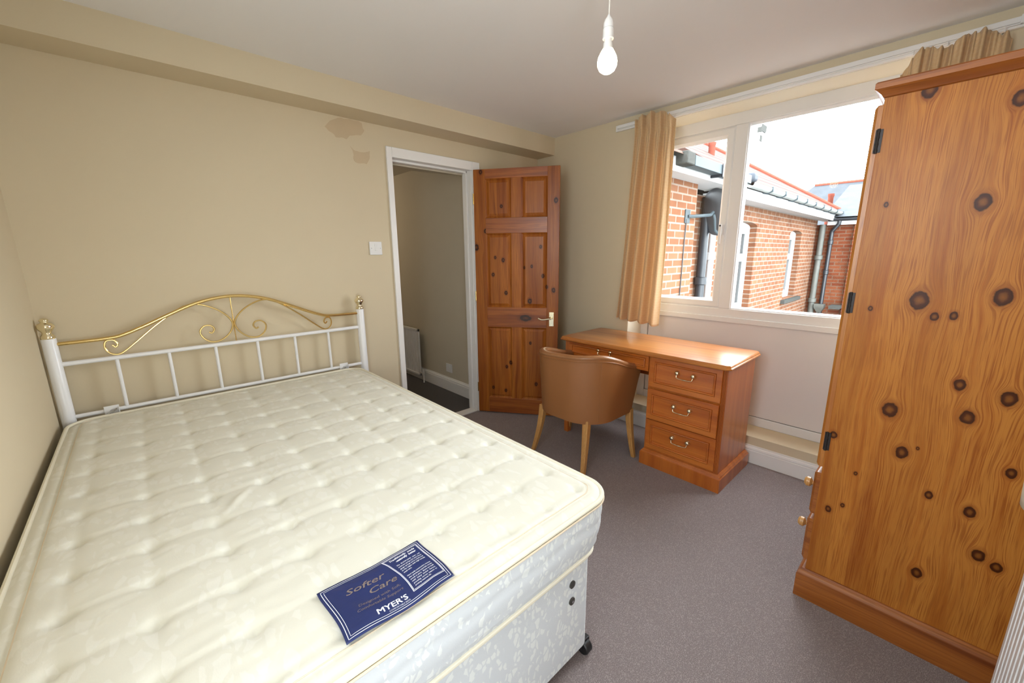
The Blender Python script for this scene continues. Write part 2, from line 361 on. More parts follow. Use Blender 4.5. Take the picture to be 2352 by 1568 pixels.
def roof_mat(name, c, c2, axis='y', period=.30, tile=.24):
    m, nt, b = newmat(name); g = G(nt); X = g.sep(g.coord())
    al = X[0] if axis == 'y' else X[1]; upc = X[2]
    row = g.m('FRACT', g.m('DIVIDE', upc, period*.6)); colu = g.m('FRACT', g.m('DIVIDE', al, tile))
    dark = g.m('MULTIPLY', g.ramp(row, [(.0, 1.), (.22, .8), (.34, 0.)]), g.ramp(colu, [(.10, .35), (.3, 1.), (.75, 1.), (.9, .35)]))
    n = g.noise(g.coord(), 8., 4)
    col = g.mix(dark, c, c2); col = g.mix(g.m('MULTIPLY', n, .4), col, tuple(x*.7 for x in c))
    g.put(b.inputs['Base Color'], col); b.inputs['Roughness'].default_value = .85; b.inputs['Specular IOR Level'].default_value = .05; return m
M['tile'] = roof_mat('red_roof_tile', (.062, .034, .027), (.013, .0026, .0018))
M['tileA'] = plain('mossy_clay_tile', (.075, .048, .036), .9, var=.4, scale=14., spec=.06)
M['slate'] = plain('pale_grey_slate', (.052, .057, .064), .8, var=.3, scale=5., spec=.06)
M['lead'] = plain('lead_flashing', (.05, .055, .065), .6, var=.3, scale=20., spec=.06)
M['chimney'] = plain('overexposed_chimney', (.42, .41, .40), .9, var=.05, spec=.06)  # pale colour stands in for overexposed masonry
M['clay'] = plain('terracotta_pot', (.16, .045, .03), .8, var=.25, scale=12., spec=.06)
M['hedge'] = plain('hedge_leaf', (.035, .09, .022), .8, var=.6, scale=8., spec=.06)
M['ground'] = plain('grey_yard_paving', (.09, .088, .083), .9, var=.2, scale=2., spec=.06)

# ------------------------------------------------------------------ room shell
L, H, BZ, BD, NY = 3.135, 2.3056, 2.168, .2, -3.02
FW = .30                                   # window wall thickness
struct('floor', MB().box(-L-.1, .02, NY-.1, .10, -.1, 0), M['carpet'])
struct('ceiling', MB().box(-L-.1, FW, NY-.14, .12, H, H+.1), M['ceil'])
SW = (-2.70, -1.90, 1.15, 2.1)              # window added out of view left of the camera to brighten the room
struct('wall_left', MB().box(-L-.1, -L, NY, SW[0], 0, H).box(-L-.1, -L, SW[1], .1, 0, H).box(-L-.1, -L, SW[0], SW[1], 0, SW[2]).box(-L-.1, -L, SW[0], SW[1], SW[3], H), M['wall'])
DX0, DX1, DZ = -1.418, -.742, 1.985       # door opening
wb = MB().box(-L, DX0, 0, .1, 0, H).box(DX1, FW, 0, .1, 0, H).box(DX0, DX1, 0, .1, DZ+.015, H)
wall_back = struct('wall_back', wb, M['wall'])
def blob(cx, cz, pts, y=-.0006):
    n = len(pts); P = []
    for i in range(n):
        a, b2 = Vector((*pts[i], 0)), Vector((*pts[(i+1) % n], 0))
        for k in range(6):
            q = a.lerp(b2, k/6); j = noise.noise(Vector((q.x*34, q.y*34, 3)))*.009
            P.append((q.x+j, q.y+j*.8))
    return MB().prism(P, YP, y, .0005)
struct('paint_patch', blob(0, 0, [(-1.83,2.095),(-1.80,2.13),(-1.749,2.158),(-1.681,2.164),(-1.60,2.158),(-1.585,2.12),(-1.61,2.085),(-1.678,2.075),(-1.70,2.05),(-1.772,2.05),(-1.80,2.07)]), M['wallpatch'], wall_back)
struct('paint_patch', blob(0, 0, [(-1.69,2.015),(-1.655,1.99),(-1.60,1.985),(-1.56,2.0),(-1.568,1.95),(-1.585,1.92),(-1.64,1.918),(-1.672,1.925),(-1.668,1.96)]), M['wallpatch'], wall_back)
struct('trim_1', MB().box(-L, 0, -BD, 0, BZ, H), M['wall'])                       # boxed beam
# window wall with recess
RY0, RY1, RZ0, RZ1 = -.985, -2.66, .172, 2.222
ww_ = MB().box(0, FW, RY0, 0, 0, H).box(0, FW, NY-.14, RY1, 0, H).box(0, FW, RY1, RY0, RZ1, H).box(0, FW, RY1, RY0, 0, RZ0)
wall_right = struct('wall_right', ww_, M['wall'])
NW = (-3.0, -2.45, .42, 1.06)            # low window added behind the viewpoint for fill light
wn_ = MB().box(-L, NW[0], NY-.14, NY, 0, H).box(NW[1], 0, NY-.14, NY, 0, H).box(NW[0], NW[1], NY-.14, NY, 0, NW[2]).box(NW[0], NW[1], NY-.14, NY, NW[3], H)
struct('wall_near', wn_, M['wall'])
# skirting
def skirt(T, u0, u1, h=.117, d=.018):
    prof = [(0, 0), (d, 0), (d, h-.034), (d-.004, h-.030), (d-.001, h-.024), (d-.003, h-.014), (d-.011, h-.008), (d-.011, h-.002), (0, h)]
    return MB().prism(prof, T, u0, u1)
struct('baseboard_right', skirt(lambda d, z, u: Vector((-d, u, z)), NY, -.0), M['gloss'])
struct('baseboard_back', skirt(lambda d, z, u: Vector((u, -d, z)), -.672, -.019), M['gloss'])
struct('baseboard_left', skirt(lambda d, z, u: Vector((-L+d, u, z)), NY, 0), M['gloss'])
# door frame: architrave, jambs, stop, threshold
fr = MB()
AW, AT = .040, .016
fr.box(DX0-AW+.004, DX0+.004, -AT, 0, 0, DZ+.062).box(DX0+.004, DX1-.004, -AT, 0, DZ-.002, DZ+.062).box(DX1-.004, DX1+.066, -AT, 0, 0, DZ+.062)
fr.box(DX0, DX0+.012, 0, .115, 0, DZ+.013).box(DX1-.012, DX1, 0, .115, 0, DZ+.013).box(DX0, DX1, 0, .115, DZ, DZ+.0145)
fr.box(DX0+.012, DX0+.026, .045, .09, 0, DZ).box(DX1-.026, DX1-.012, .045, .09, 0, DZ).box(DX0, DX1, .045, .09, DZ-.016, DZ)
struct('trim_2', fr, M['gloss'], bevel=.003)
struct('trim_3', MB().box(DX0+.012, DX1-.012, -.012, .075, 0, .012), M['gloss'], bevel=.003)   # threshold strip
# hall beyond the door
HX = -.609
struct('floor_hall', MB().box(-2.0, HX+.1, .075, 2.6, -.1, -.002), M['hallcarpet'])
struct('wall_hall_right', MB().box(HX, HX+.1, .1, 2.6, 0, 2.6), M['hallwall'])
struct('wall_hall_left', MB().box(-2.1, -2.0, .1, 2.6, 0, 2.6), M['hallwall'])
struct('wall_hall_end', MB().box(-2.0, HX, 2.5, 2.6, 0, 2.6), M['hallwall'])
hl = bpy.data.lights.new('hall_fill_light', 'POINT'); hl.energy = 9.0; hl.color = (1, .88, .70); hl.shadow_soft_size = .05  # lamp added out of view to brighten the hall
hlo = bpy.data.objects.new('hall_fill_light', hl); sc.collection.objects.link(hlo); hlo.location = (-1.62, 2.0, 1.95)
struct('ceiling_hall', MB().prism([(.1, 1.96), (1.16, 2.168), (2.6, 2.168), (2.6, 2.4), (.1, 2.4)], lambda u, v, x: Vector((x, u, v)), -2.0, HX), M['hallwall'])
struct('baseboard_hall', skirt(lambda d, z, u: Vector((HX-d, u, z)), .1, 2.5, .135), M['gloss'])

# ------------------------------------------------------------------ window_1 (window wall)
FX = .2; GX = .232
def member(u0, u1, v0, v1, x0=FX, x1=FX+.065): return (x0, x1, u0, u1, v0, v1)
win = MB()
FB, FT = .172, 2.2215
yL, yR = RY0-.0005, RY1+.0005
win.box(*member(yL-.062, yL, FB, FT)).box(*member(yR, yR+.062, FB, FT))          # stiles
win.box(*member(yR+.062, yL-.062, 2.146, FT))                                   # head
win.box(*member(yR+.062, yL-.062, FB, .233))                                    # foot rail
win.box(*member(yR+.062, yL-.062, .868, .962))                                  # middle rail
win.box(*member(-1.652, -1.578, .962, 2.146))                                   # mullion
window = struct('window_1', win, M['upvc'], bevel=.004)
struct('sill_nosing', MB().box(FX-.012, FX, yR, yL, .868, .905), M['upvc'], window, bevel=.003)
# glazing bead of fixed light
bd = MB(); g0, g1, z0, z1 = yR+.062, -1.652, .962, 2.146
def beadring(y0, y1, za, zb, wd, x0, x1):
    return MB().loft([(y0, y1, za, zb, x1), (y0, y1, za, zb, x0), (y0+wd*.35, y1-wd*.35, za+wd*.35, zb-wd*.35, x0), (y0+wd, y1-wd, za+wd, zb-wd, x1-.004), (y0+wd, y1-wd, za+wd, zb-wd, x1)], XP, False, False)
struct('glazing_bead', beadring(g0, g1, z0, z1, .016, FX+.006, GX), M['upvc'], window)
struct('glass_pane', MB().box(GX, GX+.004, g0, g1, z0, z1), M['glass'], window, smooth=0)
# opening casement
c0, c1 = -1.578, yL-.062
sash = MB().loft([(c0, c1, .962, 2.146, FX+.05), (c0, c1, .962, 2.146, FX+.012), (c0+.012, c1-.012, .974, 2.134, FX+.006), (c0+.046, c1-.046, 1.008, 2.100, FX+.008), (c0+.062, c1-.062, 1.024, 2.084, FX+.03), (c0+.062, c1-.062, 1.024, 2.084, FX+.05)], XP, False, False)
cas = struct('casement', sash, M['upvc'], window, smooth=25)
struct('glass_pane', MB().box(GX, GX+.004, c0+.06, c1-.06, 1.022, 2.086), M['glass'], window, smooth=0)
hd = MB().box(FX-.008, FX+.008, -1.560, -1.538, 1.46, 1.53).box(FX-.03, FX-.008, -1.556, -1.542, 1.515, 1.53).box(FX-.034, FX-.020, -1.558, -1.540, 1.40, 1.532)
struct('casement_handle', hd, M['upvc'], window, bevel=.004)
struct('handle_lock', MB().lathe([(.006, -.037), (.006, -.033)], (FX, -1.549, 1.522), 'x', 12), M['darkplug'], window)
# infill board under the window
struct('infill_backing', MB().box(FX+.012, FX+.03, yR+.062, yL-.062, .233, .868), M['gap'], window)  # dark sheet showing in the gap around the board
struct('infill_board', MB().box(FX+.006, FX+.02, yR+.066, yL-.067, .237, .866), M['panel'], window, bevel=.001)
# window board and pale painted reveals (thin plaster skins)
struct('reveal', MB().box(.001, FX, RY0-.004, RY0, RZ0, RZ1).box(.001, FX, RY1, RY1+.004, RZ0, RZ1), M['revealw'], wall_right)
struct('reveal_soffit', MB().box(.001, FX, RY1, RY0, RZ1-.004, RZ1), M['revealw'], wall_right)
nwf = MB(); a0, a1, b0, b1 = NW; yy0, yy1 = NY-.10, NY-.04
nwf.box(a0, a0+.05, yy0, yy1, b0, b1).box(a1-.05, a1, yy0, yy1, b0, b1).box(a0, a1, yy0, yy1, b0, b0+.05).box(a0, a1, yy0, yy1, b1-.05, b1)
fill_window2 = struct('fill_window_2', nwf, M['upvc'], bevel=.003)  # unseen window, added to throw light on the bed end
struct('glass_pane', MB().box(a0+.05, a1-.05, NY-.08, NY-.076, b0+.05, b1-.05), M['glass'], fill_window2, smooth=0)

swf = MB(); a0, a1, b0, b1 = SW; xx0, xx1 = -L-.08, -L-.03
swf.box(xx0, xx1, a0, a0+.05, b0, b1).box(xx0, xx1, a1-.05, a1, b0, b1).box(xx0, xx1, a0, a1, b0, b0+.05).box(xx0, xx1, a0, a1, b1-.05, b1)
fill_window3 = struct('fill_window_3', swf, M['upvc'], bevel=.003)  # unseen window, added to throw light towards the desk side
struct('glass_pane', MB().box(-L-.062, -L-.058, a0+.05, a1-.05, b0+.05, b1-.05), M['glass'], fill_window3, smooth=0)

# ------------------------------------------------------------------ curtain rail
rail = thing('curtain_rail', 'long white curtain batten and track running above the window under the ceiling', 'curtain rail', (-.02, -1.8, 2.24))
obj('batten', MB().box(-.020, 0, -2.93, -.816, 2.2215, 2.262), M['gloss'], rail, bevel=.002)
obj('track', MB().box(-.034, -.020, -2.71, -.835, 2.236, 2.258).box(-.030, -.022, -2.71, -.835, 2.230, 2.236), M['plastic'], rail, bevel=.002)
obj('end_stop', MB().box(-.040, -.020, -2.725, -2.70, 2.230, 2.262), M['plastic'], rail, bevel=.002)
obj('screw_hole', MB().lathe([(.006, -.0215), (.006, -.0195)], (0, -2.765, 2.243), 'x', 12), M['gap'], rail)

def curtain(name, label, y_t, y_b, z_t, z_b, npl, x0, seed, top=None, hem=.0):
    root = thing(name, label, 'curtain', (x0, (y_t[0]+y_t[1])/2, z_b), 'tan curtains at the window')
    NU, NV = 150, 70
    rnd = random.Random(seed); ph = [rnd.uniform(-.5, .5) for _ in range(12)]
    def S(u, t):                               # t 0 bottom .. 1 top
        head = max(0, (t-.93)/.07)
        wob = .10*math.sin(2*PI*u*2.3+ph[0])+.06*math.sin(2*PI*u*3.7+ph[1])
        uu = min(1, max(0, u + .05*math.sin(PI*u)*wob))
        y = (1-t)*(y_b[0]+(y_b[1]-y_b[0])*uu) + t*(y_t[0]+(y_t[1]-y_t[0])*uu)
        waist = math.exp(-((t-.90)/.05)**2)
        A = (.036*(1-.45*t) + .006*math.sin(5*u+ph[2])) * (1-.35*waist)
        fr_ = npl*(1+.8*head*0)
        p = 2*PI*npl*u + ph[3]*.6 + .9*math.sin(2.1*t+ph[4]+4*u)*(1-t)
        x = x0 + A*math.sin(p) + .010*math.sin(2*p+ph[5]) + .012*(t-.5)
        if t > .90: x += .007*math.sin(2*PI*npl*4.1*u+ph[6])*(t-.90)/.1 - .014*head
        else: x += .004*math.sin(2*PI*npl*3*u+ph[7])*max(0, (t-.55)/.35)
        y += .35*A*math.sin(2*p)*.4
        z = z_b + (z_t-z_b)*t
        if top:
            k = min(int(u*(len(top)-1)), len(top)-2); q = u*(len(top)-1)-k; q = q*q*(3-2*q)
            z += (top[k]*(1-q)+top[k+1]*q)*max(0, (t-.8)/.2)
        z += (1-t)*(hem*(.5-u) - .010*math.cos(p)) + head*(.006*math.sin(2*PI*npl*1.0*u+1)+.003*math.sin(2*PI*npl*2.7*u))
        return Vector((min(x, -.042+.0), y, z))
    mb = MB().grid(NU, NV, S)
    o = obj('drape', mb, M['curtain'], root, smooth=180, solid=.003)
    uvl = o.data.uv_layers.new(name='UVMap'); W2 = abs(y_t[1]-y_t[0])*1.9
    for lp in o.data.loops:
        i = lp.vertex_index; uvl.data[lp.index].uv = ((i % NU)/(NU-1)*W2, (i//NU)/(NV-1)*(z_t-z_b))
    hooks = MB()
    for k in range(6):
        yk = y_t[0]+(y_t[1]-y_t[0])*(k+.5)/6
        hooks.tube([(-.030, yk, 2.235), (-.036, yk, 2.226), (-.045, yk, 2.222), (-.05, yk, 2.21)], .0018, 6)
    obj('hooks', hooks, M['plastic'], root)['kind'] = 'stuff'
    return root
curtain('curtain', 'tan curtain hanging in folds left of the window above the desk', (-1.02, -1.305), (-.938, -1.276), 2.258, .85, 4.3, -.085, 3, top=[-.018, -.004, 0, .004, -.006, -.010, -.03, -.075], hem=.03)
curtain('curtain', 'tan curtain bunched at the top right, its heading showing above the pine wardrobe', (-2.37, -2.69), (-2.35, -2.70), 2.222, .85, 5.2, -.085, 11, top=[-.10, -.035, -.012, -.004, -.030, -.022, -.006, .004, .002, -.01, -.03, -.055])

# ------------------------------------------------------------------ door
door = bpy.data.objects.new('door_1', None)
dm = MB()
DW, DH, DT = .673, 1.975, .036
ST, PU0, PU1, PU2, PU3 = .092, .092, .297, .378, .581
rails = [(0, .132), (.748, .912), (1.497, 1.614), (1.905, DH)]
vert = MB().box(0, ST, 0, DT, 0, DH).box(PU3, DW, 0, DT, 0, DH)
for (za, zb) in ((.132, .748), (.912, 1.497), (1.614, 1.905)): vert.box(PU1, PU2, 0, DT, za, zb)
dleaf = obj('door_1', vert, M['doorwood'], loc=None, local=True, smooth=0, bevel=.0015)
bpy.data.objects.remove(door); door = dleaf; door.name = 'door_1'; door['kind'] = 'structure'
door.location = (-.752, -.030, .010); door.rotation_euler = (0, 0, -.9506)
def dpart(name, mb, mat, **k):
    o = obj(name, mb, mat, door, local=True, **k); o['kind'] = 'structure'; return o
for i, (za, zb) in enumerate(rails): dpart('door_rail', MB().box(ST, PU3, 0, DT, za, zb), M['doorwoodx'], smooth=0, bevel=.0015)
for (za, zb) in ((.132, .748), (.912, 1.497), (1.614, 1.905)):
    for (ua, ub) in ((PU0, PU1), (PU2, PU3)):
        e = .0
        pm = MB().loft([(ua, ub, za, zb, .001), (ua+.010, ub-.010, za+.010, zb-.010, .010), (ua+.013, ub-.013, za+.013, zb-.013, .012), (ua+.030, ub-.030, za+.030, zb-.030, .005), (ua+.031, ub-.031, za+.031, zb-.031, .004)], YP, False, True)
        pm.loft([(ua, ub, za, zb, DT-.001), (ua+.012, ub-.012, za+.012, zb-.012, DT-.011), (ua+.032, ub-.032, za+.032, zb-.032, DT-.005)], YP, False, True)
        dpart('door_panel', pm, M['doorwood'], smooth=20)
hp = MB().box(.602, .640, -.004, 0, .765, .880)
dh = dpart('handle_plate', hp, M['palebrass'], bevel=.0015)
lv = MB().lathe([(.010, -.004), (.010, -.012), (.0075, -.016), (.0075, -.034)], (.621, 0, .83), 'y', 16)
lv.tube(catmull([(.621, -.034, .83), (.600, -.036, .829), (.570, -.036, .824), (.545, -.035, .823), (.525, -.033, .830), (.518, -.032, .834)]), [.0075]*1+[.0065]*39+[.005], 10)
for k in (.775, .870): lv.lathe([(.003, -.0055), (.003, -.004)], (.621, 0, k), 'y', 8)
o = obj('door_handle', lv, M['palebrass'], dh, local=True); o['kind'] = 'structure'
hg = MB()
for z in (.22, 1.0, 1.76): hg.tube([(-.004, .004, z-.04), (-.004, .004, z+.04)], .005, 8)
dpart('door_hinge', hg, M['brass'])

# ------------------------------------------------------------------ light switch
sw = thing('light_switch', 'white double light switch plate on the cream wall left of the doorway', 'light switch', (-1.573, 0, 1.391))
obj('face_plate', MB().box(-1.6165, -1.5295, -.008, 0, 1.3475, 1.4345), M['plastic'], sw, bevel=.003)
for z in (1.374, 1.402): obj('rocker', MB().box(-1.582, -1.564, -.011, -.008, z, z+.020), M['plastic'], sw, bevel=.0015)
for x in (-1.604, -1.542): obj('screw', MB().lathe([(.0032, -.0092), (.0032, -.0078)], (x, 0, 1.391), 'y', 10), M['chrome'], sw)

# ------------------------------------------------------------------ pendant lamp
PX, PY, PZ = -1.5633, -1.8046, 1.948
pen = thing('pendant_lamp', 'bare lit bulb in a white lampholder hanging from the ceiling on a white flex', 'lamp', (PX, PY, H))
cx, cy = PX+.004, PY+.002
obj('ceiling_rose', MB().lathe([(.048, H), (.048, H-.008), (.036, H-.022), (.012, H-.028)], (cx, cy, 0), 'z', 28), M['plastic'], pen)
obj('flex', MB().tube([(cx, cy, H-.02), (cx, cy, H-.15), (PX+.001, PY, PZ+.124)], .0024, 8), M['cable'], pen)
obj('holder_cap', MB().lathe([(.003, .134), (.006, .128), (.0120, .120), (.0155, .110), (.0160, .096)], (PX, PY, PZ), 'z', 28), M['plastic'], pen)
obj('holder_skirt', MB().lathe([(.0148, .096), (.0166, .094), (.0170, .070), (.0176, .066)], (PX, PY, PZ), 'z', 28), M['plastic'], pen)
obj('bulb_cap', MB().lathe([(.0120, .080), (.0120, .058), (.0140, .055), (.0150, .040), (.0175, .034)], (PX, PY, PZ), 'z', 24), M['plastic'], pen)
obj('bulb', MB().lathe([(.0172, .036), (.0225, .027), (.0290, .014), (.0318, .001), (.0305, -.012), (.0245, -.024), (.0140, -.0315), (.002, -.0335)], (PX, PY, PZ), 'z', 32), M['bulb'], pen, smooth=180)

# ------------------------------------------------------------------ divan bed with headboard
bed = thing('divan_bed', 'divan bed base in blue white leaf fabric carrying a white and brass headboard', 'bed', (-2.46, -1.05, 0))
def rrect(x0, x1, y0, y1, r, n=10):
    P = []
    for (cx_, cy_, a0_) in ((x1-r, y1-r, 0), (x0+r, y1-r, 90), (x0+r, y0+r, 180), (x1-r, y0+r, 270)):
        for k in range(n+1):
            a = math.radians(a0_+90*k/n); P.append((cx_+r*math.cos(a), cy_+r*math.sin(a)))
    return P
def ringbody(P_of_z, zs):
    mb = MB(); n = len(P_of_z[0]); vs = []; fs = []
    for P, z in zip(P_of_z, zs): vs += [(x, y, z) for x, y in P]
    for i in range(len(zs)-1):
        for k in range(n):
            l = (k+1) % n; fs.append((i*n+k, i*n+l, (i+1)*n+l, (i+1)*n+k))
    fs.append(tuple(range(n))[::-1]); fs.append(tuple((len(zs)-1)*n+k for k in range(n)))
    return mb.add(vs, fs)
bx0, bx1, by0, by1 = -3.085, -1.8346, -2.0085, -.10
base = ringbody([rrect(bx0+.006, bx1-.006, by0+.006, by1-.006, .03), rrect(bx0, bx1, by0, by1, .035), rrect(bx0, bx1, by0, by1, .035), rrect(bx0+.006, bx1-.006, by0+.006, by1-.006, .03)], [.05, .056, .395, .402])
obj('base', base, M['matside'], bed)
obj('base_piping', MB().tube([(x, y, .399) for x, y in rrect(bx0-.001, bx1+.001, by0-.001, by1+.001, .036)], .0045, 8, closed=True), M['tape'], bed)
for z, ring in ((.342, False), (.281, True)):
    vb = MB().lathe([(.0125, .000), (.0125, -.004), (.010, -.0055)], (-1.936, by0, z), 'y', 20)
    v_ = obj('vent_plug', vb, M['darkplug'], bed)
    if ring: obj('vent_core', MB().lathe([(.0045, -.0055), (.0045, -.0065)], (-1.936, by0, z), 'y', 12), M['chrome'], v_)
for (x, y) in ((bx1-.024, by0+.030), (bx0+.06, by0+.06), (bx1-.055, by1-.06), (bx0+.06, by1-.06)):
    cm = MB().lathe([(.020, -.016), (.023, -.012), (.023, .012), (.020, .016)], (x+.018, y-.018, .023), 'x', 20)
    cs = obj('castor', cm, M['blackplastic'], bed)
    obj('castor_fork', MB().box(x-.008, x+.040, y-.022, y-.004, .026, .052).tube([(x+.01, y, .04), (x+.01, y, .06)], .006, 8), M['blackplastic'], cs, bevel=.004)
# headboard
HY = -.060
for px, lab in ((-3.104, 0), (-1.740, 1)):
    p = obj('headboard_post', MB().lathe([(.0225, .06), (.0235, .065), (.0235, 1.0), (.022, 1.004)], (px, HY, 0), 'z', 28), M['whitemetal'], bed)
    k = .80 if lab == 0 else .84
    prof = [(.024, 1.000), (.029, 1.004), (.029, 1.013), (.0245, 1.018), (.019, 1.026), (.019, 1.032), (.028, 1.042), (.0345, 1.052), (.0345, 1.060), (.027, 1.069), (.016, 1.073), (.014, 1.077), (.0185, 1.082), (.017, 1.087), (.008, 1.091), (.001, 1.0925)]
    obj('finial', MB().lathe([(r*k, z) for r, z in prof], (px, HY, 0), 'z', 28), M['palebrass'], p, smooth=60)
def hpt(x, z, dy=0): return (x, HY+dy, z)
obj('headboard_rail', MB().tube([hpt(-3.085, .8848), hpt(-1.758, .8848)], .0105, 12), M['whitemetal'], bed)
obj('headboard_rail', MB().tube([hpt(-3.085, .6390), hpt(-1.758, .6390)], .0095, 12), M['whitemetal'], bed)
for x in (-2.910, -2.7215, -2.531, -2.338, -2.1455, -1.954):
    obj('spindle', MB().tube([hpt(x, .640), hpt(x, .884)], .0075, 10), M['whitemetal'], bed)
arch = catmull([hpt(-3.085, .976), hpt(-3.0, .977), hpt(-2.93, .979), hpt(-2.88, .986), hpt(-2.80, 1.017), hpt(-2.70, 1.063), hpt(-2.60, 1.106), hpt(-2.51, 1.130), hpt(-2.4255, 1.138), hpt(-2.341, 1.130), hpt(-2.25, 1.106), hpt(-2.15, 1.063), hpt(-2.05, 1.017), hpt(-1.97, .986), hpt(-1.92, .979), hpt(-1.85, .977), hpt(-1.762, .976)], 6)
obj('brass_arch', MB().tube(arch, .0085, 12), M['brass'], bed)
def scroll(sg):
    cxm = -2.4345
    def q(dx, z): return hpt(cxm+sg*dx, z, -.004 if sg > 0 else .004)
    # outer curl near the post, sweep to the arch, big loop to the middle, inner curl
    pts = [q(.480, .946), q(.470, .935), q(.462, .948), q(.474, .968), q(.497, .967), q(.506, .945), q(.500, .918), q(.478, .9005), q(.450, .905), q(.40, .945), q(.32, 1.015), q(.24, 1.075), q(.185, 1.104), q(.13, 1.103), q(.07, 1.075), q(.025, 1.035), q(.0045, .990), q(.020, .945), q(.060, .910), q(.105, .9035), q(.140, .930), q(.149, .965), q(.130, .990), q(.102, .990), q(.088, .970), q(.100, .951), q(.112, .957)]
    return catmull(pts, 6)
for sg in (-1, 1): obj('brass_scroll', MB().tube(scroll(sg), .0042, 10), M['brass'], bed)
obj('brass_rod', MB().tube([hpt(-2.4345, .890), hpt(-2.4345, 1.134)], .0025, 8), M['brass'], bed)
for x in (-2.962, -1.882):
    br_ = obj('bracket', MB().box(x-.026, x+.026, HY-.016, HY-.0125, .40, .664).box(x+.0235, x+.026, HY-.030, HY-.0125, .40, .655), M['whitemetal'], bed, bevel=.001)
    wg = MB().lathe([(.007, -.018), (.007, -.030)], (x, HY, .638), 'y', 12)
    wg.tube([(x-.017, HY-.027, .628), (x, HY-.024, .638), (x+.017, HY-.027, .648)], .0038, 8)
    obj('wing_bolt', wg, M['chrome'], br_)

# ------------------------------------------------------------------ mattress
mat_ = thing('mattress', 'bare cream tufted mattress lying on the divan bed', 'mattress', (-2.46, -1.08, .403))
mx0, mx1, my0, my1, mr = -3.100, -1.806, -2.052, -.105, .085
ZT = .628
LX0, LX1, LY0, LY1 = -2.604, -2.366, -2.018, -1.860
TX = [-2.998+.1383*i for i in range(9)]; TY = [-.19, -.34, -.49, -.648, -.807, -.966, -1.12, -1.27, -1.42, -1.565, -1.71, -1.855, -1.985]
def top_h(x, y):
    ed = min(x-mx0, mx1-x, y-my0, my1-y); e = max(0., ed)
    h = ZT + .018*(1-math.exp(-e/.035)) - .006*math.exp(-((e-.036)/.007)**2)
    dx = min(abs(x-t) for t in TX); dy = min(abs(y-t) for t in TY)
    fade = 1/(1+math.exp(-(e-.055)/.012))
    d2 = dx*dx+dy*dy
    h -= fade*(.0095*math.exp(-d2/(2*.012**2)) + .0058*math.exp(-math.sqrt(d2)/.032))
    nz = noise.noise(Vector((x*9, y*9, 1.7)))
    h -= fade*.0042*(1+.8*nz)*math.exp(-(dy/.010)**2)*(.45+.55*math.exp(-dx/.06))
    h -= fade*.0030*(1-.8*nz)*math.exp(-(dx/.012)**2)*(.35+.65*math.exp(-dy/.05))
    # loose rucked fabric
    h += fade*.0016*noise.noise(Vector((x*7, y*38, 5.)))
    h += fade*.0010*noise.noise(Vector((x*16, y*85, 9.)))
    s = (x+2.66)*.60+(y+1.335)*.80; t = -(x+2.66)*.80+(y+1.335)*.60      # one diagonal ruck
    h += .006*math.exp(-(t/.010)**2)*math.exp(-(s/.060)**2)
    if y > -.5: h -= .010*((y+.5)/.4)**2
    if LX0-.008 < x < LX1+.008 and LY0-.008 < y < LY1+.008: h = min(h, ZT+.0155)
    return h
def rmap(x, y):
    for (cx_, cy_, sx, sy) in ((mx1-mr, my1-mr, 1, 1), (mx0+mr, my1-mr, -1, 1), (mx0+mr, my0+mr, -1, -1), (mx1-mr, my0+mr, 1, -1)):
        a, b_ = (x-cx_)*sx/mr, (y-cy_)*sy/mr
        if a > 0 and b_ > 0:
            k = max(a, b_)/math.hypot(a, b_); return cx_+sx*mr*a*k, cy_+sy*mr*b_*k
    return x, y
NXg, NYg = 176, 262
tm = MB()
def gpt(u, v):
    x, y = rmap(mx0+(mx1-mx0)*u, my0+(my1-my0)*v)
    # distance to the rounded edge is approximated by the square map before rounding
    X_, Y_ = mx0+(mx1-mx0)*u, my0+(my1-my0)*v
    hh = top_h(X_, Y_) if (min(X_-mx0, mx1-X_) < mr and min(Y_-my0, my1-Y_) < mr) else top_h(x, y)
    return Vector((x, y, hh))
tm.grid(NXg, NYg, gpt)
obj('quilted_top', tm, M['mattop'], mat_, smooth=180)
def off_rect(o): return rrect(mx0-o, mx1+o, my0-o, my1+o, mr+o, 12)
prof = [(-.004, ZT), (.003, ZT-.006), (.005, ZT-.02), (.006, .58), (.003, .53), (-.006, .475), (-.020, .442), (-.034, .420), (-.050, .407)]
def side_off(P, o, z, n):
    out = []
    for i, (x, y) in enumerate(P):
        wv = .0022*math.sin(i*1.0)
        out.append((x, y))
    return out
zs = []; Ps = []
for i in range(len(prof)-1):
    (o0, za), (o1, zb) = prof[i], prof[i+1]
    for k in range(4):
        t = k/4; zs.append(za+(zb-za)*t); Ps.append(off_rect(o0+(o1-o0)*t))
zs.append(prof[-1][1]); Ps.append(off_rect(prof[-1][0]))
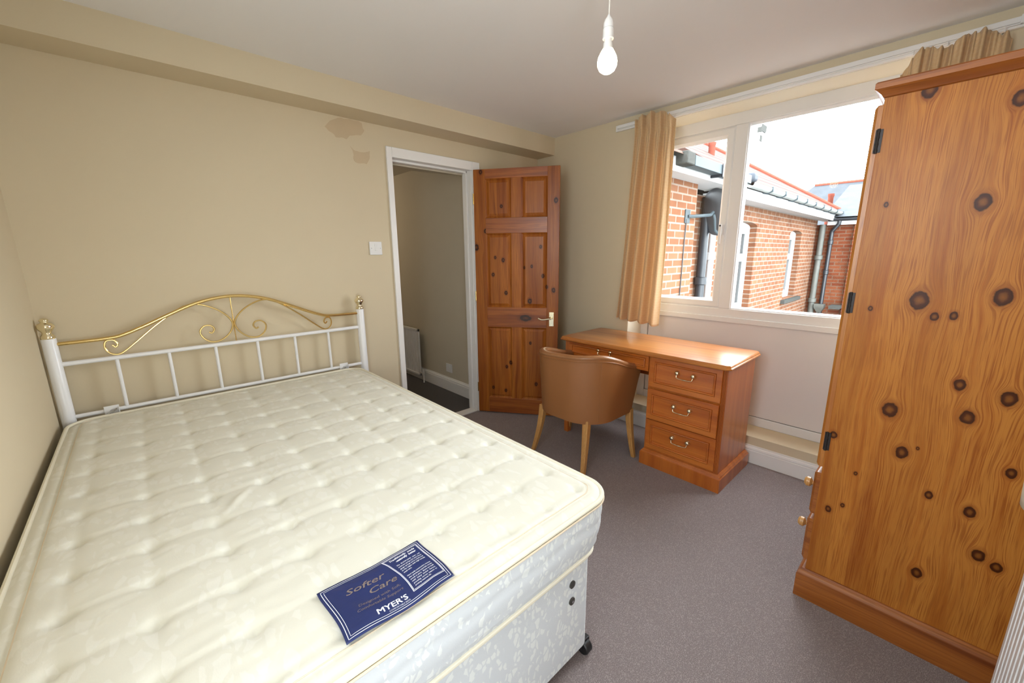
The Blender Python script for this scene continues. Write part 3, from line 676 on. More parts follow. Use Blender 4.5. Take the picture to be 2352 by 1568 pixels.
# densify straight runs so the quilting waves show
def dens(P, step=.02):
    out = []; n = len(P)
    for i in range(n):
        a, b_ = Vector((*P[i], 0)), Vector((*P[(i+1) % n], 0)); m_ = max(1, int(round((b_-a).length/step)))
        for k in range(m_): out.append(tuple(a.lerp(b_, k/m_)[:2]))
    return out
ref = dens(off_rect(0)); nref = len(ref)
sd = MB(); vs = []; fs = []
cen = Vector(((mx0+mx1)/2, (my0+my1)/2, 0))
rp = []
for i, (x, y) in enumerate(ref):
    a = Vector((*ref[i-1], 0)); b_ = Vector((*ref[(i+1) % nref], 0)); t = (b_-a).normalized(); rp.append((Vector((x, y, 0)), Vector((t.y, -t.x, 0))))
arc = 0
for j in range(36):
    s = j/35*(len(prof)-1); i = min(int(s), len(prof)-2); t = s-i
    o_ = prof[i][0]+(prof[i+1][0]-prof[i][0])*t; z = prof[i][1]+(prof[i+1][1]-prof[i][1])*t
    for kk, (p, nr) in enumerate(rp):
        q_ = .0035*math.exp(-((z-.555-.006*math.sin(kk*.55))/.009)**2)+.0035*math.exp(-((z-.485-.006*math.sin(kk*.55+2))/.009)**2)
        pp = p + nr*(o_-q_); vs.append((pp.x, pp.y, z))
for j in range(35):
    for k in range(nref):
        l = (k+1) % nref; fs.append((j*nref+k, j*nref+l, (j+1)*nref+l, (j+1)*nref+k))
fs.append(tuple(35*nref+k for k in range(nref)))
sd.add(vs, fs); obj('border', sd, M['matside'], mat_, smooth=180)
obj('tape_edge', MB().tube([(x, y, ZT-.002) for x, y in dens(off_rect(.003), .05)], .0075, 10, closed=True), M['tape'], mat_)
obj('tape_edge', MB().tube([(x, y, ZT-.012) for x, y in dens(off_rect(.0085), .05)], .003, 8, closed=True), M['piping'], mat_)
obj('tape_edge', MB().tube([(x, y, .436) for x, y in dens(off_rect(-.021), .05)], .006, 10, closed=True), M['tape'], mat_)
stl = MB().tube([(x, y, top_h(x, y)+.0003) for x, y in dens(off_rect(-.040), .02)], .0014, 6, closed=True)
obj('stitch_line', stl, M['piping'], mat_)

# sewn label
def lab_h(x, y):
    u = (x-LX0)/(LX1-LX0); v = (y-LY0)/(LY1-LY0)
    puff = (max(0, min(u, 1-u, v, 1-v))*6)
    s = ZT+.0185
    return s + .0035*min(1, puff) + .0012*noise.noise(Vector((x*28, y*28, 2))) + .0016*math.sin(u*9+v*3)*.4
def lab_p(u, v):
    x = LX0+(LX1-LX0)*u; y = LY0+(LY1-LY0)*v
    y += .004*math.sin(u*7+1)*(1-abs(2*v-1)*.2) ; x += .003*math.sin(v*5)
    return Vector((x, y, lab_h(x, y)))
lm = MB().grid(50, 36, lab_p)
label = obj('label', lm, M['navy'], mat_, smooth=180, solid=.0012); label['label'] = 'navy satin label sewn on the mattress'
DZL = .0013
def ink(name, mb, mat):
    o = obj(name, mb, mat, label, smooth=0); return o
def uvp(u, v): p = lab_p(u, v); return Vector((p.x, p.y, p.z+DZL))
def strip(pts, wd, mb):
    """thin printed line following the label, pts in label (u,v), closed"""
    n = len(pts)
    su, sv = LX1-LX0, LY1-LY0
    P = []
    for i in range(n):
        a, b_ = pts[i], pts[(i+1) % n]; m_ = 24
        for k in range(m_): P.append((a[0]+(b_[0]-a[0])*k/m_, a[1]+(b_[1]-a[1])*k/m_))
    N = len(P); vs = []; fs = []
    cu = sum(p[0] for p in pts)/n; cv = sum(p[1] for p in pts)/n
    for i in range(N):
        a, b_ = P[i-1], P[(i+1) % N]; t = Vector(((b_[0]-a[0])*su, (b_[1]-a[1])*sv)).normalized(); nr = Vector((-t.y, t.x))
        vs += [uvp(P[i][0]+nr.x*wd/su, P[i][1]+nr.y*wd/sv), uvp(P[i][0]-nr.x*wd/su, P[i][1]-nr.y*wd/sv)]
    for i in range(N):
        j = (i+1) % N; fs.append((2*i, 2*j, 2*j+1, 2*i+1))
    mb.add(vs, fs)
lines = MB()
for (e, wd) in ((.035, .0007), (.065, .0005)):
    strip([(e*.7, e), (1-e*.7, e), (1-e*.7, 1-e), (e*.7, 1-e)], wd, lines)
for e, wd in ((0, .0008), (.018, .0005)):
    pan = [(.615+e*.5, .16+e), (.955-e*.5, .16+e), (.955-e*.5, .93-e), (.575+e*.5, .93-e), (.60+e*.5, .80), (.62+e*.5, .55), (.62+e*.5, .35)]
    strip(pan, wd, lines)
ink('printed_border', lines, M['labelwhite'])
def text(s, u, v, hgt, shear=0., align='LEFT', bold=0., width=None, spacing=1.):
    """flat printed lettering; u,v position in label space, hgt cap height in metres"""
    cu = bpy.data.curves.new('lettering', 'FONT'); cu.body = s; cu.size = hgt/.7; cu.shear = shear; cu.align_x = align; cu.offset = bold; cu.space_character = spacing
    cu.resolution_u = 2
    to = bpy.data.objects.new('lettering', cu); sc.collection.objects.link(to)
    bpy.context.view_layer.update()
    me = to.evaluated_get(bpy.context.evaluated_depsgraph_get()).to_mesh()
    vs = [tuple(p.co) for p in me.vertices]; fs = [tuple(p.vertices) for p in me.polygons]
    to.evaluated_get(bpy.context.evaluated_depsgraph_get()).to_mesh_clear()
    bpy.data.objects.remove(to); bpy.data.curves.remove(cu)
    if width:
        xs = [p[0] for p in vs]; wd = max(xs)-min(xs); m_ = min(xs); k = width/wd
        vs = [((p[0]-(m_ if align == 'LEFT' else 0))*k, p[1], p[2]) for p in vs]
    mb = MB(); mb.add([uvp(u+p[0]/(LX1-LX0), v+p[1]/(LY1-LY0)) for p in vs], fs); return mb
g_ = MB()
for t_ in (text('Softer', .17, .66, .016, .35, width=.085, bold=.0002), text('Care', .33, .50, .016, .35, width=.060, bold=.0002), text('Designed with Soft,', .19, .38, .0065, .25, width=.088), text('Comfortable Support', .16, .30, .0065, .25, width=.096)):
    g_.add(t_.v, t_.f)
ink('gold_lettering', g_, M['labelgold'])
w_ = MB()
for t_ in [text("MYER'S", .285+q*.0032, .125+q2*.004, .0125, .0, width=.063) for q in (0, 1) for q2 in (0, 1)] + [ text('COMFORTABLE BEDS', .37, .085, .0032, width=.045)]:
    w_.add(t_.v, t_.f)
ink('maker_lettering', w_, M['labelwhite'])
b_l = MB()
for s_, v_, wd in (('Traditionally  made', .845, .066), ('-naturally  better', .785, .054)):
    t_ = text(s_, (.632 if wd > .06 else .68), v_, .0058, .2, width=wd, bold=.0003); b_l.add(t_.v, t_.f)
body = ['The  FLOW-LINK  open  coil', 'mattress spring unit uses heavy', 'gauge springs and is reinforced', 'at the edges with high tensile', 'steel wire.', '', 'Hand made construction ensures', 'that upholstery materials remain', 'evenly in place.  Bases are built', 'with  heavy  timber  frames,', 'providing  correct  support  to', 'prolong mattress life.']
for i, s_ in enumerate(body):
    if not s_: continue
    wd = .0615 if i not in (4, 11) else (.021 if i == 4 else .042)
    t_ = text(s_, .655, .705-.044*i, .0036, .2, width=wd, bold=.0001); b_l.add(t_.v, t_.f)
ink('care_lettering', b_l, M['labelwhite'])

# ------------------------------------------------------------------ desk
desk = thing('pedestal_desk', 'polished reddish wood pedestal desk standing against the wall under the window', 'desk', (-.3, -1.36, 0))
KX0, KX1, KY0, KY1, KH = -.5657, -.057, -1.9505, -.7656, .755
def toprect(i): return (KX0+i, KX1-i*.3, KY0+i, KY1-i)
def octo(i, z, c=.020):
    x0, x1, y0, y1 = KX0+i, KX1-i*.3, KY0+i, KY1-i; c = max(.004, c-i*.4)
    return [(x0+c, y0, z), (x1-c, y0, z), (x1, y0+c, z), (x1, y1-c, z), (x1-c, y1, z), (x0+c, y1, z), (x0, y1-c, z), (x0, y0+c, z)]
tp = MB(); vs = []
steps = [(.020, .728), (.006, .728), (.001, .732), (.000, .737), (.003, .741), (.006, .7415), (.007, .746), (.010, .751), (.014, .7545), (.016, .755)]
for i_, z_ in steps: vs += octo(i_, z_)
fs = [(8*i+k, 8*i+(k+1) % 8, 8*i+8+(k+1) % 8, 8*i+8+k) for i in range(len(steps)-1) for k in range(8)]
fs += [tuple(range(8))[::-1], tuple(8*(len(steps)-1)+k for k in range(8))]
tp.add(vs, fs); obj('desk_top', tp, M['desktop'], desk, smooth=25)
FXD = -.515
ca = MB().box(FXD, -.075, -1.925, -1.466, .10, .728)
obj('pedestal', ca, M['deskside'], desk, bevel=.002)
ps = MB()
for k in range(4): ps.tube([(FXD-.001, -1.922+k*.0052+.002, .10), (FXD-.001, -1.922+k*.0052+.002, .726)], .0025, 8)
obj('reeded_corner', ps, M['deskside'], desk)
obj('edge_strip', MB().box(FXD-.001, FXD+.004, -1.475, -1.466, .10, .727), M['deskside'], desk)
def plin(z0=0, z1=.083):
    r = [(-.005, z0), (-.005, z1-.022), (.000, z1-.018), (.002, z1-.012), (.006, z1-.008), (.010, z1-.002), (.013, z1)]
    x0, x1, y0, y1 = -.531, -.062, -1.941, -1.452
    return MB().loft([(x0+i, x1-i, y0+i, y1-i, z) for i, z in r], ZP)
obj('plinth', plin(0, .104), M['deskside'], desk, smooth=25)
def drawer_front(y0, y1, z0, z1, x=FXD, d=.012, m=.030):
    R = lambda i, xx: (y0+i, y1-i, z0+i, z1-i, xx)
    return MB().loft([R(0, x), R(0, x-d+.002), R(.002, x-d), R(m, x-d), R(m+.001, x-d+.003), R(m+.003, x-d+.003), R(m+.004, x-d-.006), R(m+.008, x-d-.0075), R(m+.012, x-d-.005), R(m+.014, x-d+.004), R(m+.017, x-d+.006)], XP)
def handle(par, y, z, x):
    hb = MB()
    for s in (-1, 1):
        hb.lathe([(.0155, x), (.0155, x-.002), (.0125, x-.005), (.0140, x-.009), (.0115, x-.014), (.006, x-.017), (.001, x-.0175)], (0, y+s*.0475, z), 'x', 18)
    hd_ = obj('drawer_handle', hb, M['palebrass'], par, smooth=50)
    bl = catmull([(x-.010, y+.0475, z-.006), (x-.013, y+.0475, z-.016), (x-.016, y+.044, z-.026), (x-.017, y+.036, z-.0285)], 4)+catmull([(x-.017, y+.02, z-.030), (x-.017, y, z-.0305), (x-.017, y-.02, z-.030)], 4)+catmull([(x-.017, y-.036, z-.0285), (x-.016, y-.044, z-.026), (x-.013, y-.0475, z-.016), (x-.010, y-.0475, z-.006)], 4)
    nb = len(bl); rs = [.0026+.0018*math.exp(-((i-nb/2)/1.3)**2) for i in range(nb)]
    hb2 = MB().tube(bl, rs, 8)
    me = MB(); me.add(hb2.v, hb2.f)
    # bail and roses are one fitting
    n0 = len(hd_.data.vertices)
    bm = bmesh.new(); bm.from_mesh(hd_.data); off = wloc(par)
    vv = [bm.verts.new(p-off) for p in hb2.v]
    for q in hb2.f: bm.faces.new([vv[i] for i in q])
    for fc in bm.faces: fc.smooth = True
    bm.to_mesh(hd_.data); bm.free()
    return hd_
YD0, YD1 = -1.902, -1.476
d1 = obj('drawer', drawer_front(YD0, YD1, .529, .726), M['desk'], desk, loc=(0, 0, 0), smooth=25)
handle(d1, -1.697, .650, FXD-.008)
d2 = copy_tree(d1, desk, (-.011, 0, -.207))
d3 = copy_tree(d1, desk, (0, 0, -.412))
kd = obj('drawer', drawer_front(-1.464, -.832, .622, .724, m=.018), M['desk'], desk, smooth=25)
handle(kd, -1.139, .694, FXD-.008)
obj('drawer_box', MB().box(FXD+.001, -.12, -1.455, -.845, .632, .720), M['deskside'], desk)
for (x0, x1) in ((FXD, FXD+.040), (-.115, -.075)): obj('leg', MB().box(x0, x1, -.828, -.790, 0, .728), M['deskside'], desk, bevel=.003)
obj('back_rail', MB().box(-.095, -.078, -1.466, -.828, .46, .70), M['deskside'], desk)
obj('end_rail', MB().box(FXD+.040, -.115, -.824, -.800, .622, .728), M['deskside'], desk)

# ------------------------------------------------------------------ tub chair
chair = thing('tub_chair', 'brown leather tub chair with pale wooden legs pushed in at the desk', 'chair', (-.70, -1.08, 0))
CXb, CXf, CYr, CYl = -.965, -.458, -1.385, -.825      # back, front, near side, far side
def plan(s, inset=0., grow=1.):
    """s 0..1 along the shell from near arm front round the back to far arm front"""
    r = .215
    hw = (CYl-CYr)/2; cy_ = (CYl+CYr)/2; straight = (CXf-(CXb+r)); arcl = PI/2*r; back = 2*(hw-r)
    tot = 2*straight+2*arcl+back; d = s*tot
    if d < straight: p = (CXf-d, CYr); n = (0, -1)
    elif d < straight+arcl:
        a = (d-straight)/r; p = (CXb+r-r*math.sin(a), CYr+r-r*math.cos(a)); n = (-math.sin(a), -math.cos(a))
    elif d < straight+arcl+back: p = (CXb, CYr+r+(d-straight-arcl)); n = (-1, 0)
    elif d < straight+2*arcl+back:
        a = (d-straight-arcl-back)/r; p = (CXb+r-r*math.cos(a), CYl-r+r*math.sin(a)); n = (-math.cos(a), math.sin(a))
    else: p = (CXb+r+(d-straight-2*arcl-back), CYl); n = (0, 1)
    x, y = p[0]-n[0]*inset, p[1]-n[1]*inset
    cx_, cy2 = -.70, -1.105
    return Vector((cx_+(x-cx_)*grow, cy2+(y-cy2)*grow, 0))
def rim_z(s):
    t = 1-abs(2*s-1)             # 0 at arm fronts, 1 at back centre
    k = min(1, t/.62); k = k*k*(3-2*k)
    return .632+.098*k + .014*k*math.cos(PI*min(1, max(0, (s-.25)/.5)))
def shell_pt(s, h, inset):
    z0 = .325; z1 = rim_z(s); z = z0+(z1-z0)*h
    grow = .925+.075*(h**.9)
    front = .05*(h**1.6)-.05
    p = plan(s, inset, grow); t = 1-abs(2*s-1)
    p.x += front*max(0, 1-t/.35)
    return Vector((p.x, p.y, z))
NS, NH = 90, 16
sh = MB(); vs = []; fs = []
prof_s = [(h/(NH-1), 0.) for h in range(NH)] + [(1-h/(NH-1), .052) for h in range(NH)]
for j in range(NS):
    s = j/(NS-1)
    for h, ins in prof_s: vs.append(shell_pt(s, h*.985, ins))
m_ = len(prof_s)
for j in range(NS-1):
    for k in range(m_):
        l = (k+1) % m_; fs.append((j*m_+k, j*m_+l, (j+1)*m_+l, (j+1)*m_+k))
fs += [tuple(range(m_)), tuple((NS-1)*m_+k for k in range(m_))[::-1]]
sh.add(vs, fs); back = obj('shell', sh, M['leather'], chair, smooth=50)
rim = []
for j in range(70):
    s = .004+.992*j/69; a, b_ = shell_pt(s, 1., 0), shell_pt(s, 1., .052); rim.append((a+b_)/2+Vector((0, 0, -.001)))
rs = [.0265+.004*math.exp(-min(j, 69-j)/3) for j in range(70)]
obj('padded_rim', MB().tube(rim, rs, 14, sy=.62), M['leatherrim'], chair, smooth=60)
obj('piping', MB().tube([shell_pt(.003+.994*j/79, .955, -.002) for j in range(80)], .0028, 8), M['leather'], chair)
seam = .5-.205
obj('seam', MB().tube([shell_pt(seam, .02+.94*j/20, -.0003) for j in range(21)], .0012, 6), M['leather'], chair)
seatm = MB(); P = [plan(s/40, .054, .93) for s in range(41)]
vs = [(p.x, p.y, z) for z in (.36, .45, .468) for p in P]
fs = [(i*41+k, i*41+k+1, i*41+41+k+1, i*41+41+k) for i in range(2) for k in range(40)] + [tuple(range(41))[::-1], tuple(82+k for k in range(41)), ] + [(i*41+40, i*41, i*41+41, i*41+81) for i in range(2)]
seatm.add(vs, fs); obj('seat', seatm, M['leather'], chair, smooth=50, bevel=.008)
obj('seat_frame', MB().box(-.85, -.53, -1.27, -.93, .335, .37), M['leather'], chair, bevel=.02)
def leg(top, foot, wx, wy, bow=0.):
    mb = MB(); n = 9; vs = []; fs = []
    for i in range(n):
        t = i/(n-1); p = Vector(top).lerp(Vector(foot), t*t*.55+t*.45); p.z = top[2]+(foot[2]-top[2])*t
        k = 1-.38*t
        vs += [(p.x-wx*k, p.y-wy*k, p.z), (p.x+wx*k, p.y-wy*k, p.z), (p.x+wx*k, p.y+wy*k, p.z), (p.x-wx*k, p.y+wy*k, p.z)]
    for i in range(n-1):
        for k in range(4): l = (k+1) % 4; fs.append((4*i+k, 4*i+l, 4*i+4+l, 4*i+4+k))
    fs += [(3, 2, 1, 0), tuple(4*(n-1)+k for k in range(4))]
    return mb.add(vs, fs)
for top, foot in (((-.875, -.905, .345), (-.916, -.848, 0)), ((-.885, -1.275, .345), (-.940, -1.298, 0)), ((-.520, -1.345, .345), (-.500, -1.385, 0)), ((-.520, -.87, .345), (-.475, -.805, 0))):
    obj('leg', leg(top, foot, .021, .021), M['beech'], chair, bevel=.004)

# ------------------------------------------------------------------ wardrobe
wd_ = thing('pine_wardrobe', 'tall honey pine wardrobe with knotty side panel standing in front of the window', 'wardrobe', WARD)
WX0, WX1, WYF, WYB = -1.013, -.17, -2.444, -2.965
obj('side_panel', MB().box(WX0, WX0+.02, WYB, WYF, .10, 1.806), M['pine'], wd_, bevel=.001)
obj('side_panel', MB().box(WX1-.02, WX1, WYB, WYF, .10, 1.806), M['pine'], wd_, bevel=.001)
obj('back_panel', MB().box(WX0+.02, WX1-.02, WYB, WYB+.012, .10, 1.80), M['pinefront'], wd_)
for za, zb, yb in ((.10, .16, -.004), (1.76, 1.806, -.004), (.537, .556, -.002), (.342, .358, -.002)):
    obj('shelf', MB().box(WX0+.02, WX1-.02, WYB+.012, WYF+yb, za, zb), M['pinefront'], wd_)
pl_ = [(0, 0), (0, .098), (.002, .104), (.006, .110), (.008, .117), (.0145, .1225), (.020, .1225)]
obj('plinth', MB().loft([(-1.033+i, WX1+.02-i, WYB, -2.4205-i, z) for i, z in pl_], ZP), M['pinex'], wd_, smooth=25)
cn = [(.024, 1.803), (.020, 1.805), (.016, 1.812), (.006, 1.822), (.000, 1.826), (.000, 1.842), (.004, 1.8465)]
obj('cornice', MB().loft([(-1.040+i, WX1+.027-i, WYB, -2.420-i, z) for i, z in cn], ZP), M['pinex'], wd_, smooth=25)
mid = (WX0+WX1)/2
def panel_front(x0, x1, z0, z1, m, y=WYF, d=.020):
    R = lambda i, yy: (x0+i, x1-i, z0+i, z1-i, yy)
    return MB().loft([R(0, y), R(0, y+d-.008), R(.008, y+d), R(m, y+d), R(m+.006, y+d-.008), R(m+.03, y+d-.003)], YP)
for (x0, x1, kx) in ((WX0+.001, mid-.002, mid-.045), (mid+.002, WX1-.001, mid+.045)):
    dr = obj('wardrobe_door', panel_front(x0, x1, .560, 1.786, .075), M['pinefront'], wd_, smooth=20)
    obj('knob', MB().lathe([(.008, WYF+.02), (.008, WYF+.030), (.017, WYF+.037), (.017, WYF+.046), (.008, WYF+.052), (.001, WYF+.053)], (kx, 0, 1.15), 'y', 18), M['pinefront'], dr)
    if x0 < mid-.1:
        for z in (1.68, 1.173, .664):
            hg = MB().box(WX0-.0035, WX0+.001, WYF-.010, WYF+.008, z-.034, z+.034).tube([(WX0-.003, WYF+.001, z-.036), (WX0-.003, WYF+.001, z+.036)], .0042, 10)
            for q in (-.028, -.01, .01, .028): hg.lathe([(.0052, z+q-.003), (.0052, z+q+.003)], (WX0-.003, WYF+.001, 0), 'z', 10)
            obj('hinge', hg, M['blackiron'], dr)
for (z0, z1, zk) in ((.362, .534, .458), (.160, .338, .280)):
    dr = obj('drawer', panel_front(WX0+.001, WX1-.001, z0, z1, .010), M['pinex'], wd_, smooth=20)
    for kx in (-.955, WX1-.06):
        obj('knob', MB().lathe([(.008, WYF+.02), (.008, WYF+.028), (.012, WYF+.031), (.0185, WYF+.036), (.0185, WYF+.047), (.012, WYF+.054), (.001, WYF+.056)], (kx, 0, zk), 'y', 18), M['beech'], dr)

# ------------------------------------------------------------------ radiators
def flutes(T, u0, u1, z0, z1, pitch=.033):
    prof = []; n = int(round((u1-u0)/pitch)); p = (u1-u0)/n
    for i in range(n):
        a = u0+i*p; prof += [(a, .0), (a+p*.10, .0), (a+p*.22, .007), (a+p*.82, .007), (a+p*.94, .0)]
    prof.append((u1, 0.)); poly = prof + [(u1, -.014), (u0, -.014)]
    return MB().prism(poly, T, z0, z1)
rad = thing('radiator', 'white ridged radiator seen through the doorway on the hall wall', 'radiator', (HX-.05, 1.5, .06))
obj('panel', flutes(lambda u, d, z: Vector((HX-.052-d, u, z)), 1.12, 1.95, .075, .565), M['whitemetal'], rad, smooth=20)
obj('rim', MB().box(HX-.066, HX-.046, 1.10, 1.97, .548, .575).box(HX-.066, HX-.046, 1.10, 1.97, .062, .085).box(HX-.066, HX-.046, 1.10, 1.122, .062, .575), M['whitemetal'], rad, bevel=.003)
obj('valve', MB().lathe([(.010, .085), (.012, .09), (.012, .11), (.014, .112), (.014, .140), (.010, .144)], (HX-.056, 1.045, 0), 'z', 16).tube([(HX-.056, 1.045, .10), (HX-.056, 1.10, .10)], .008, 10), M['plastic'], rad)
obj('pipe', MB().tube([(HX-.056, 1.045, -.002), (HX-.056, 1.045, .09)], .0075, 10), M['whitemetal'], rad)
for q in (1.3, 1.75): obj('bracket', MB().box(HX-.05, HX-.002, q, q+.03, .45, .5), M['whitemetal'], rad)
so = thing('wall_socket', 'white socket plate above the hall skirting seen through the doorway', 'socket', (HX, .625, .236))
obj('face_plate', MB().box(HX-.009, HX, .575, .675, .192, .278), M['plastic'], so, bevel=.003)
obj('rocker', MB().box(HX-.012, HX-.009, .60, .615, .245, .262), M['plastic'], so)
rad2 = thing('radiator', 'white ridged radiator at the lower right edge of the photo beside the wardrobe', 'radiator', (-1.7, -2.93, .13))
obj('panel', flutes(lambda u, d, z: Vector((u, -2.905+d, z)), -2.2, -1.268, .135, .685), M['whitemetal'], rad2, smooth=20)
for q in (.67, .12): obj('rim', MB().box(-2.22, -1.262, -2.923, -2.901, q, q+.025), M['whitemetal'], rad2, bevel=.003)
for q in (-1.5, -2.1): obj('bracket', MB().box(q, q+.04, NY+.002, -2.92, .55, .6), M['whitemetal'], rad2)
obj('pipe', MB().tube([(-2.2, -2.915, 0), (-2.2, -2.915, .14)], .0075, 10), M['whitemetal'], rad2)

tw = thing('towel', 'cream cloth hanging at the right edge of the photo above the radiator', 'cloth', (-1.35, -2.9, .72))
def twp(u, v):
    x = -1.52+.322*u; z = .722+.42*v + .012*math.cos(2.2*u)*(1-v)
    return Vector((x, -2.885+.008*math.sin(u*9+v)+.004*math.sin(v*7), z))
obj('cloth', MB().grid(24, 16, twp), M['revealw'], tw, smooth=180, solid=.018)
obj('peg', MB().tube([(-1.36, NY+.002, 1.13), (-1.36, -2.87, 1.14)], .012, 10), M['gloss'], tw)

# ------------------------------------------------------------------ outside
struct('ground', MB().box(.35, 40, -30, 12, -2.95, -2.85), M['ground'])
HA = thing('brick_house', 'orange red brick wing nearest the window, seen through its left light', 'house', (1.1, -.4, -2.85))
AY, BY = -.62, -.45
obj('wall', MB().box(.31, 1.90, AY, 1.5, -2.85, 2.08), M['brickA'], HA)
obj('soffit', MB().box(.31, 2.45, AY-.16, BY-.02, 2.08, 2.10), M['fascia'], HA)
obj('fascia', MB().box(.31, 2.45, AY-.19, AY-.16, 2.075, 2.20).box(2.42, 2.45, AY-.16, BY-.02, 2.075, 2.20), M['fascia'], HA)
gp = [(0, 0), (0, .09), (.012, .09), (.012, .02), (.088, .02), (.088, .09), (.10, .09), (.10, 0)]
obj('gutter', MB().prism(gp, lambda u, v, x: Vector((x, AY-.30+u, 2.125+v)), 1.12, 2.62), M['gutgrey'], HA, bevel=.003)
obj('gutter_bracket', MB().box(1.74, 1.77, AY-.305, AY-.19, 2.10, 2.125).box(1.74, 1.77, AY-.312, AY-.30, 2.10, 2.22), M['extblack'], HA)
obj('roof', MB().prism([(AY-.26, 2.205), (AY-.24, 2.235), (1.6, 3.35), (1.6, 3.2)], lambda u, v, x: Vector((x, u, v)), .31, 2.52), M['tileA'], HA)
obj('verge_block', MB().box(.96, 1.12, AY-.30, AY-.14, 2.125, 2.235), M['stone'], HA, bevel=.01)
chA = obj('chimney_pot', MB().lathe([(.050, 0), (.050, .50), (.058, .515), (.058, .56)], (4.36, .28, 2.52), 'z', 20), M['clay'])
tag(chA, 'red clay chimney pot above the tiles behind the left window light', 'chimney pot')

HB = thing('brick_house', 'long red brick house with two tall white sash windows across the yard', 'house', (6, -.2, -2.85))
BY = -.45; BXR = 8.556
holes = [(3.62, 4.56, .40, 1.80), (6.50, 7.33, .44, 1.76)]
wbm = MB()
xs = [1.9, holes[0][0], holes[0][1], holes[1][0], holes[1][1], BXR]
wbm.box(xs[0], xs[1], BY, 1.5, -2.85, 2.03).box(xs[2], xs[3], BY, 1.5, -2.85, 2.03).box(xs[4], xs[5], BY, 1.5, -2.85, 2.03)
for (a, b_, z0, z1) in holes: wbm.box(a, b_, BY, 1.5, -2.85, z0).box(a, b_, BY, 1.5, z1, 2.03).box(a, b_, BY+.3, 1.5, z0, z1)
obj('wall', wbm, M['brickB'], HB)
for (a, b_, z0, z1) in holes:
    n = 8; cxm = (a+b_)/2; hw = (b_-a)/2
    ar = [(a, z0), (b_, z0)] + [(cxm+hw*math.cos(PI*k/n), z1-.07+.07*math.sin(PI*k/n)) for k in range(n+1)]
    fm = MB().loft([(a, b_, z0, z1, BY+.16), (a, b_, z0, z1, BY+.10), (a+.11, b_-.09, z0+.14, z1-.17, BY+.10), (a+.11, b_-.09, z0+.14, z1-.17, BY+.16)], YP, False, False)
    zm = z0+(z1-z0)*.62
    fm.box(a+.11, b_-.09, BY+.09, BY+.16, zm-.06, zm+.06)
    wf = obj('sash_window', fm, M['fascia'], HB)
    obj('pane', MB().box(a+.1, b_-.08, BY+.14, BY+.145, z0+.13, z1-.16), M['houseglass'], wf, smooth=0)
    obj('arch_lintel', MB().prism([(a-.10, z1+.22), (b_+.10, z1+.22), (b_+.02, z1-.02)] + [(cxm+(hw+.0)*math.cos(PI*k/n), z1-.06+.06*math.sin(PI*k/n)) for k in range(n+1)] + [(a-.02, z1-.02)], YP, BY-.004, BY+.10), M['brickA'], HB)
obj('sill', MB().box(6.42, 7.62, BY-.07, BY+.1, .355, .425), M['stone'], HB)
obj('soffit', MB().box(2.45, 9.2, BY-.28, BY, 2.03, 2.05), M['fascia'], HB)
obj('fascia', MB().box(2.40, 9.2, BY-.31, BY-.28, 2.00, 2.13), M['fascia'], HB)
gut = [( .055*math.cos(a), .055*math.sin(a)) for a in [PI+PI*k/8 for k in range(9)]] + [(.048, 0), (.048*math.cos(-.6), -.026), (0, -.046), (-.04, -.026), (-.048, 0)]
obj('gutter', MB().prism(gut, lambda u, v, x: Vector((x, BY-.37+u, 2.175+v)), 2.9, 9.0), M['gutwhite'], HB)
cl = MB()
for k in range(9): cl.tube([(3.6+.62*k, BY-.425, 2.19), (3.6+.62*k, BY-.43, 2.14), (3.6+.62*k, BY-.37, 2.112), (3.6+.62*k, BY-.31, 2.13)], .012, 6)
o = obj('gutter_clip', cl, M['gutgrey'], HB); o['kind'] = 'stuff'
EB = BY-.36
hip = MB().add([(2.6, EB, 2.20), (9.05, EB, 2.20), (6.4, EB+2.65, 3.92), (2.6, EB+2.65, 3.92), (9.05, EB+5.3, 2.20), (2.6, EB+5.3, 2.20)], [(0, 1, 2, 3), (1, 4, 2), (3, 2, 4, 5), (0, 3, 5), (0, 5, 4, 1)])
obj('roof', hip, M['tile'], HB, smooth=0)
obj('hip_tile', MB().tube([(9.05, EB, 2.21), (6.4, EB+2.65, 3.94)], .05, 8), M['clay'], HB)
obj('lead_end', MB().box(2.86, 3.02, EB-.06, EB+.10, 2.19, 2.29), M['lead'], HB, bevel=.03)

HC = thing('brick_house', 'dark red brick return wall with pipes at the far right of the yard', 'house', (9.2, -1.2, -2.85))
obj('wall', MB().box(BXR, 10.5, -1.12, BY, -2.85, 1.93).box(BXR-.10, 10.5, -1.9, -1.12, -2.85, 1.93), M['brickC'], HC)
obj('fascia', MB().box(BXR-.12, BXR+.1, -2.0, BY-.2, 1.91, 1.99), M['fascia'], HC)
obj('gutter', MB().prism(gut, lambda u, v, y: Vector((BXR-.16+u, y, 2.04+v)), -2.0, BY-.22), M['extblack'], HC)
obj('roof', MB().prism([(BXR-.2, 2.07), (10.9, 3.0), (10.9, 2.0)], lambda u, v, y: Vector((u, y, v)), -2.2, BY-.1), M['slate'], HC)
obj('ledge', MB().box(BXR-.35, BXR, -1.12, -.93, .13, .20), M['stone'], HC)
def pipe(name, label, pts, r, mat, cols=(), cat='pipe'):
    root = thing(name, label, cat, pts[0]); obj('pipe', MB().tube(pts, r, 12), mat, root)
    for z in cols:
        obj('collar', MB().lathe([(r, z-.05), (r*1.35, z-.04), (r*1.35, z+.04), (r, z+.05)], (pts[-1][0], pts[-1][1], 0), 'z', 16), mat, root)
    return root
pipe('soil_pipe', 'thick weathered grey soil pipe with collars on the dark red brick wall', [(BXR-.07, -.57, 1.93), (BXR-.07, -.57, -2.85)], .057, M['extgrey'], (1.22, .27))
